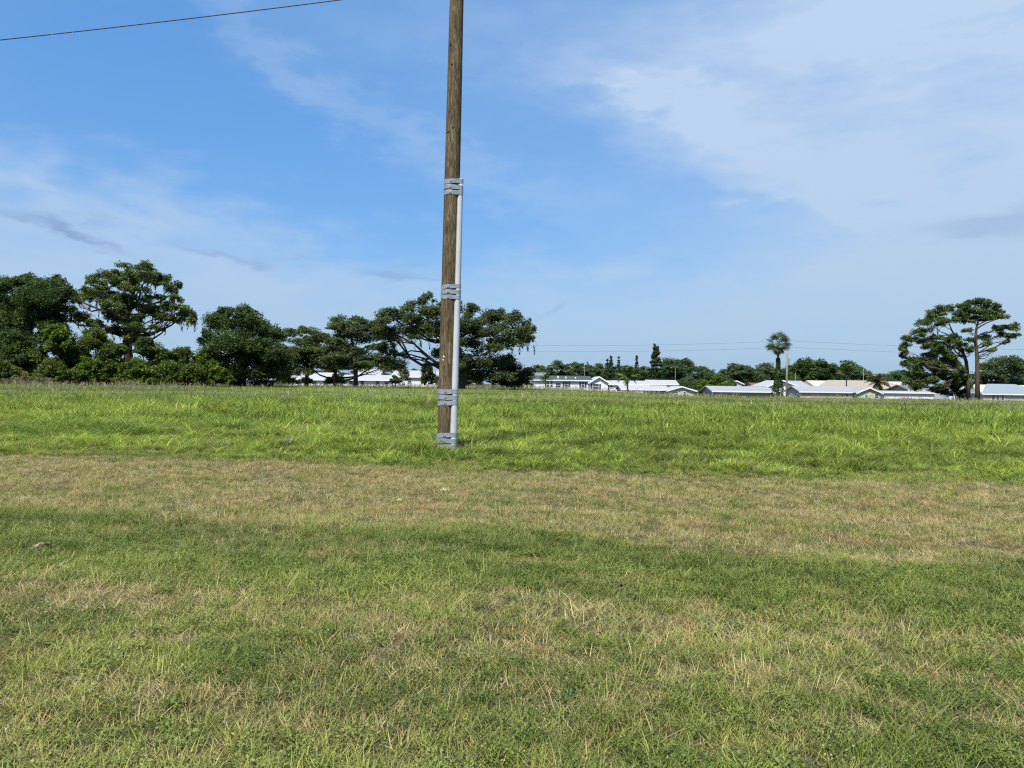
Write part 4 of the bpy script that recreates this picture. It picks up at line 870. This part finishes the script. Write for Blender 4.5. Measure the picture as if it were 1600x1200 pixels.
def scatter(name, label, cat, P, pick, scl, tint, r, tilt=.12):
    n = len(P); me = bpy.data.meshes.new(name); me.vertices.add(n); me.vertices.foreach_set('co', P.astype(np.float32).ravel())
    def at(nm, typ, field, arr): a = me.attributes.new(nm, typ, 'POINT'); a.data.foreach_set(field, arr)
    at('rot', 'FLOAT_VECTOR', 'vector', np.stack([r.normal(0, tilt, n), r.normal(0, tilt, n), r.uniform(0, 6.283, n)], 1).astype(np.float32).ravel())
    at('scl', 'FLOAT_VECTOR', 'vector', scl.astype(np.float32).ravel()); at('pick', 'INT', 'value', pick.astype(np.int32))
    at('tint', 'FLOAT_COLOR', 'color', np.concatenate([tint, np.ones((n, 1))], 1).astype(np.float32).ravel())
    o = link(name, me, None, M['grass']); md = o.modifiers.new('scatter', 'NODES'); md.node_group = GN; return tag(o, label, cat, kind='stuff')
def lerp(a, b, t): return np.array(a) * (1 - t[:, None]) + np.array(b) * t[:, None]
def sample(y0, y1, dens, r, pad=4.0, k=.70):
    xm = k * y1 + pad; n = int((y1 - y0) * 2 * xm * dens); x = r.uniform(-xm, xm, n); y = r.uniform(y0, y1, n); ok = np.abs(x) < k * y + pad; return x[ok], y[ok]

# -- mown verge
r = np.random.default_rng(99)
xs, ys = zip(*[sample(a, b, d, r) for a, b, d in ((1.2, 4.5, 330), (4.5, 7, 270), (7, 10, 210), (10, 13, 150), (13, 17.5, 110))]); x = np.concatenate(xs); y = np.concatenate(ys)
v = vcoord(x, y); wv = v + 2.0 * (fbm(x / 2.6, y / 1.3, 21, 4) - .5)
left = ss(4, -6, x) if False else 1 - ss(-6, 4, x)
lo = 7.75 + 1.1 * left                                          # near edge of the dry strip
dry = np.interp(v + 0, [2.5, 3.6, 4.4, 5.0, 5.6, 6.2, 20], [.44, .40, .44, .58, .40, .20, .16])
inband = ss(lo - .35, lo + .35, wv) * (1 - ss(13.6, 14.5, wv)); dry = dry * (1 - inband) + .85 * inband
dry = np.where(wv > 14.3, .05, dry)
n1 = fbm(x / 1.7, y / .55, 33, 4); n2 = fbm(x / .5, y / .25, 44, 3); dry = np.clip(dry + (1.5 - .7 * inband) * (n1 - .5) + (.9 + .4 * inband) * (n2 - .5), .02, .96)
u = r.uniform(0, 1, len(x)); isdry = u < dry
hue = np.clip(.5 + 1.6 * (fbm(x / 1.1, y / .8, 55, 3) - .5) + r.normal(0, .16, len(x)), 0, 1)
tint = lerp((.122, .168, .028), (.325, .352, .080), hue)
deep = ss(5.6, 7.5, wv) * (1 - ss(lo - .4, lo + .1, wv)) * (.45 + .55 * (1 - ss(0, 7, x)))                # a darker, lusher strip
dw = (deep * (.25 + .75 * ss(.38, .60, fbm(x / 1.5, y / .9, 211, 3))))[:, None] * .66; tint = tint * (1 - dw) + np.array((.105, .142, .028)) * r.uniform(.7, 1.35, (len(x), 1)) * dw
strawt = lerp((.27, .225, .085), (.60, .52, .235), np.clip(r.normal(.5, .25, len(x)), 0, 1)); red = (r.uniform(0, 1, len(x)) < .12 + .25 * (fbm(x / .8, y / .8, 66, 2) > .58)); strawt[red] = strawt[red] * np.array((.95, .80, .70))
tint[isdry] = strawt[isdry] * .92
pick = r.choice(SHORT, len(x)); g = ~isdry; uu = r.uniform(0, 1, len(x)); coarse = fbm(x / .7, y / .7, 77, 3)
lng = g & (uu < .04 + .20 * (coarse > .55)); pick[lng] = r.choice(LONG, lng.sum())
ros = g & (uu > .80) & (v < 8); pick[ros] = r.choice(ROS, ros.sum()); tint[ros] = tint[ros] * np.array((.72, .80, .8))
pick[isdry] = r.choice(DRY, isdry.sum()); sw = isdry & (uu < .11) & (v < 9); pick[sw] = r.choice(STRAW, sw.sum()); tint[sw] = tint[sw] * 1.15
fl = (~isdry) & (r.uniform(0, 1, len(x)) < .012) & (v < 5); pick[fl] = r.choice(FLOW, fl.sum()); tint[fl] = np.array((.50, .47, .22))
s = r.uniform(.75, 1.35, len(x)) * np.interp(y, [2, 8, 17], [.95, 1.1, 1.35]); s[ros | fl] *= .9; inb = inband > .5; s[inb] *= .85
hgt = s * np.where(isdry, .9, 1.0) * (.75 + .6 * fbm(x / 1.3, y / 1.3, 88, 3))
keep = (wv < 15.6) & ((x - PB.x) ** 2 + (y - PB.y) ** 2 > .3 ** 2)
P = np.stack([x, y, ground_z(x, y)], 1)
scatter('mown_grass', 'short mown grass, green and straw coloured, filling the foreground', 'grass', P[keep], pick[keep], np.stack([s, s, hgt], 1)[keep], tint[keep], r)

# -- tall field grass
xs, ys = zip(*[sample(a, b, d, r, 6) for a, b, d in ((13, 19, 48), (19, 26, 32), (26, 34, 19), (34, 48, 11))]); x = np.concatenate(xs); y = np.concatenate(ys)
v = vcoord(x, y); wv = v + 2.2 * (fbm(x / 1.8, y / 1.3, 121, 4) - .5); keep = (wv > 14.5) & ((x - PB.x) ** 2 + (y - PB.y) ** 2 > .24 ** 2) & (np.hypot(x + 5.16, (y - 17.6) * .35) > .42) & ~((np.abs(x - PB.x - .08) < .42) & (y < PB.y) & (y > PB.y - 1.1)); x, y, v, wv = x[keep], y[keep], v[keep], wv[keep]
rough = fbm(x / 1.3, y / 1.0, 131, 4); h = np.interp(wv, [14.5, 15.5, 18, 24, 34, 48], [.14, .24, .36, .50, .62, .66]) * (.30 + 1.4 * rough) * r.uniform(.75, 1.25, len(x)); w = h * np.interp(y, [14, 48], [1.15, 1.5])
patch = fbm(x / 6, y / 3.5, 141, 4); q = np.clip(.5 + 1.2 * (patch - .5) + r.normal(0, .22, len(x)), 0, 1)
tint = lerp((.128, .202, .028), (.335, .402, .064), q) * r.uniform(.58, 1.36, (len(x), 1)); dk = np.clip(ss(.55, .68, fbm(x / 1.6, y / 1.6, 151, 4)), 0, 1); tint = tint * (1 - .32 * dk[:, None]); 
dead = r.uniform(0, 1, len(x)) < .06 + .30 * ((fbm(x / 1.8, y / .9, 161, 3) > .60) & (wv < 22)); dead |= (np.hypot(x - PB.x - .55, (y - PB.y) * .8) < .6) & (r.uniform(0, 1, len(x)) < .55); tint[dead] = lerp((.20, .15, .08), (.38, .30, .16), r.uniform(0, 1, dead.sum())); h[dead] *= .7
pick = np.where(wv < 23, r.choice(EDGE, len(x)), r.choice(TALL, len(x))); P = np.stack([x, y, ground_z(x, y)], 1)
scatter('tall_grass', 'taller bright green field grass starting around the utility pole', 'grass', P, pick, np.stack([w, w, h], 1), tint, r, .10)
xs, ys = zip(*[sample(a, b, d, r, 10) for a, b, d in ((44, 62, 5.2), (62, 82, 3.6), (82, 113, 2.6))]); x = np.concatenate(xs); y = np.concatenate(ys)
lim = np.where(x < -28, 80.0, 112.5) ; lim = 79 + 33.5 * ss(-34, -26, x); keep = y < lim; x, y = x[keep], y[keep]
h = .74 * (.72 + .55 * fbm(x / 3, y / 3, 171, 3)); w = np.full(len(x), .95) * r.uniform(.8, 1.3, len(x)); q = np.clip(.5 + 1.7 * (fbm(x / 14, y / 7, 181, 4) - .5) + r.normal(0, .14, len(x)), 0, 1)
tint = lerp((.185, .255, .048), (.330, .390, .088), q) * r.uniform(.72, 1.25, (len(x), 1)); dull = ss(.52, .66, fbm(x / 18, y / 6, 191, 4))[:, None] * .6; tint = tint * (1 - dull) + np.array((.135, .125, .060)) * dull
P = np.stack([x, y, ground_z(x, y)], 1); pick = r.choice(FAR, len(x))
scatter('field_grass', 'far stretch of green field grass reaching to the trees and houses', 'grass', P, pick, np.stack([w, w, h], 1), tint, r, .05)
# -- pale seed heads, thickest along the far edge
x, y = sample(40, 112, 1.6, r, 8); lim = 79 + 33 * ss(-34, -26, x); u = r.uniform(0, 1, len(x))
keep = (y < lim) & (u < .025 + .50 * (1 - ss(0, 18, lim - y)) * (.15 + .85 * (1 - ss(10, 34, x))) + .04 * (fbm(x / 12, y / 6, 201, 3) > .56)); x, y = x[keep], y[keep]
s = r.uniform(.62, 1.02, len(x)); tint = lerp((.22, .19, .11), (.40, .34, .21), r.uniform(0, 1, len(x)))
scatter('seed_heads', 'pale seed heads standing above the far edge of the field', 'grass', np.stack([x, y, ground_z(x, y)], 1), r.choice(SEED, len(x)), np.stack([s, s, s * .92], 1), tint, r, .05)
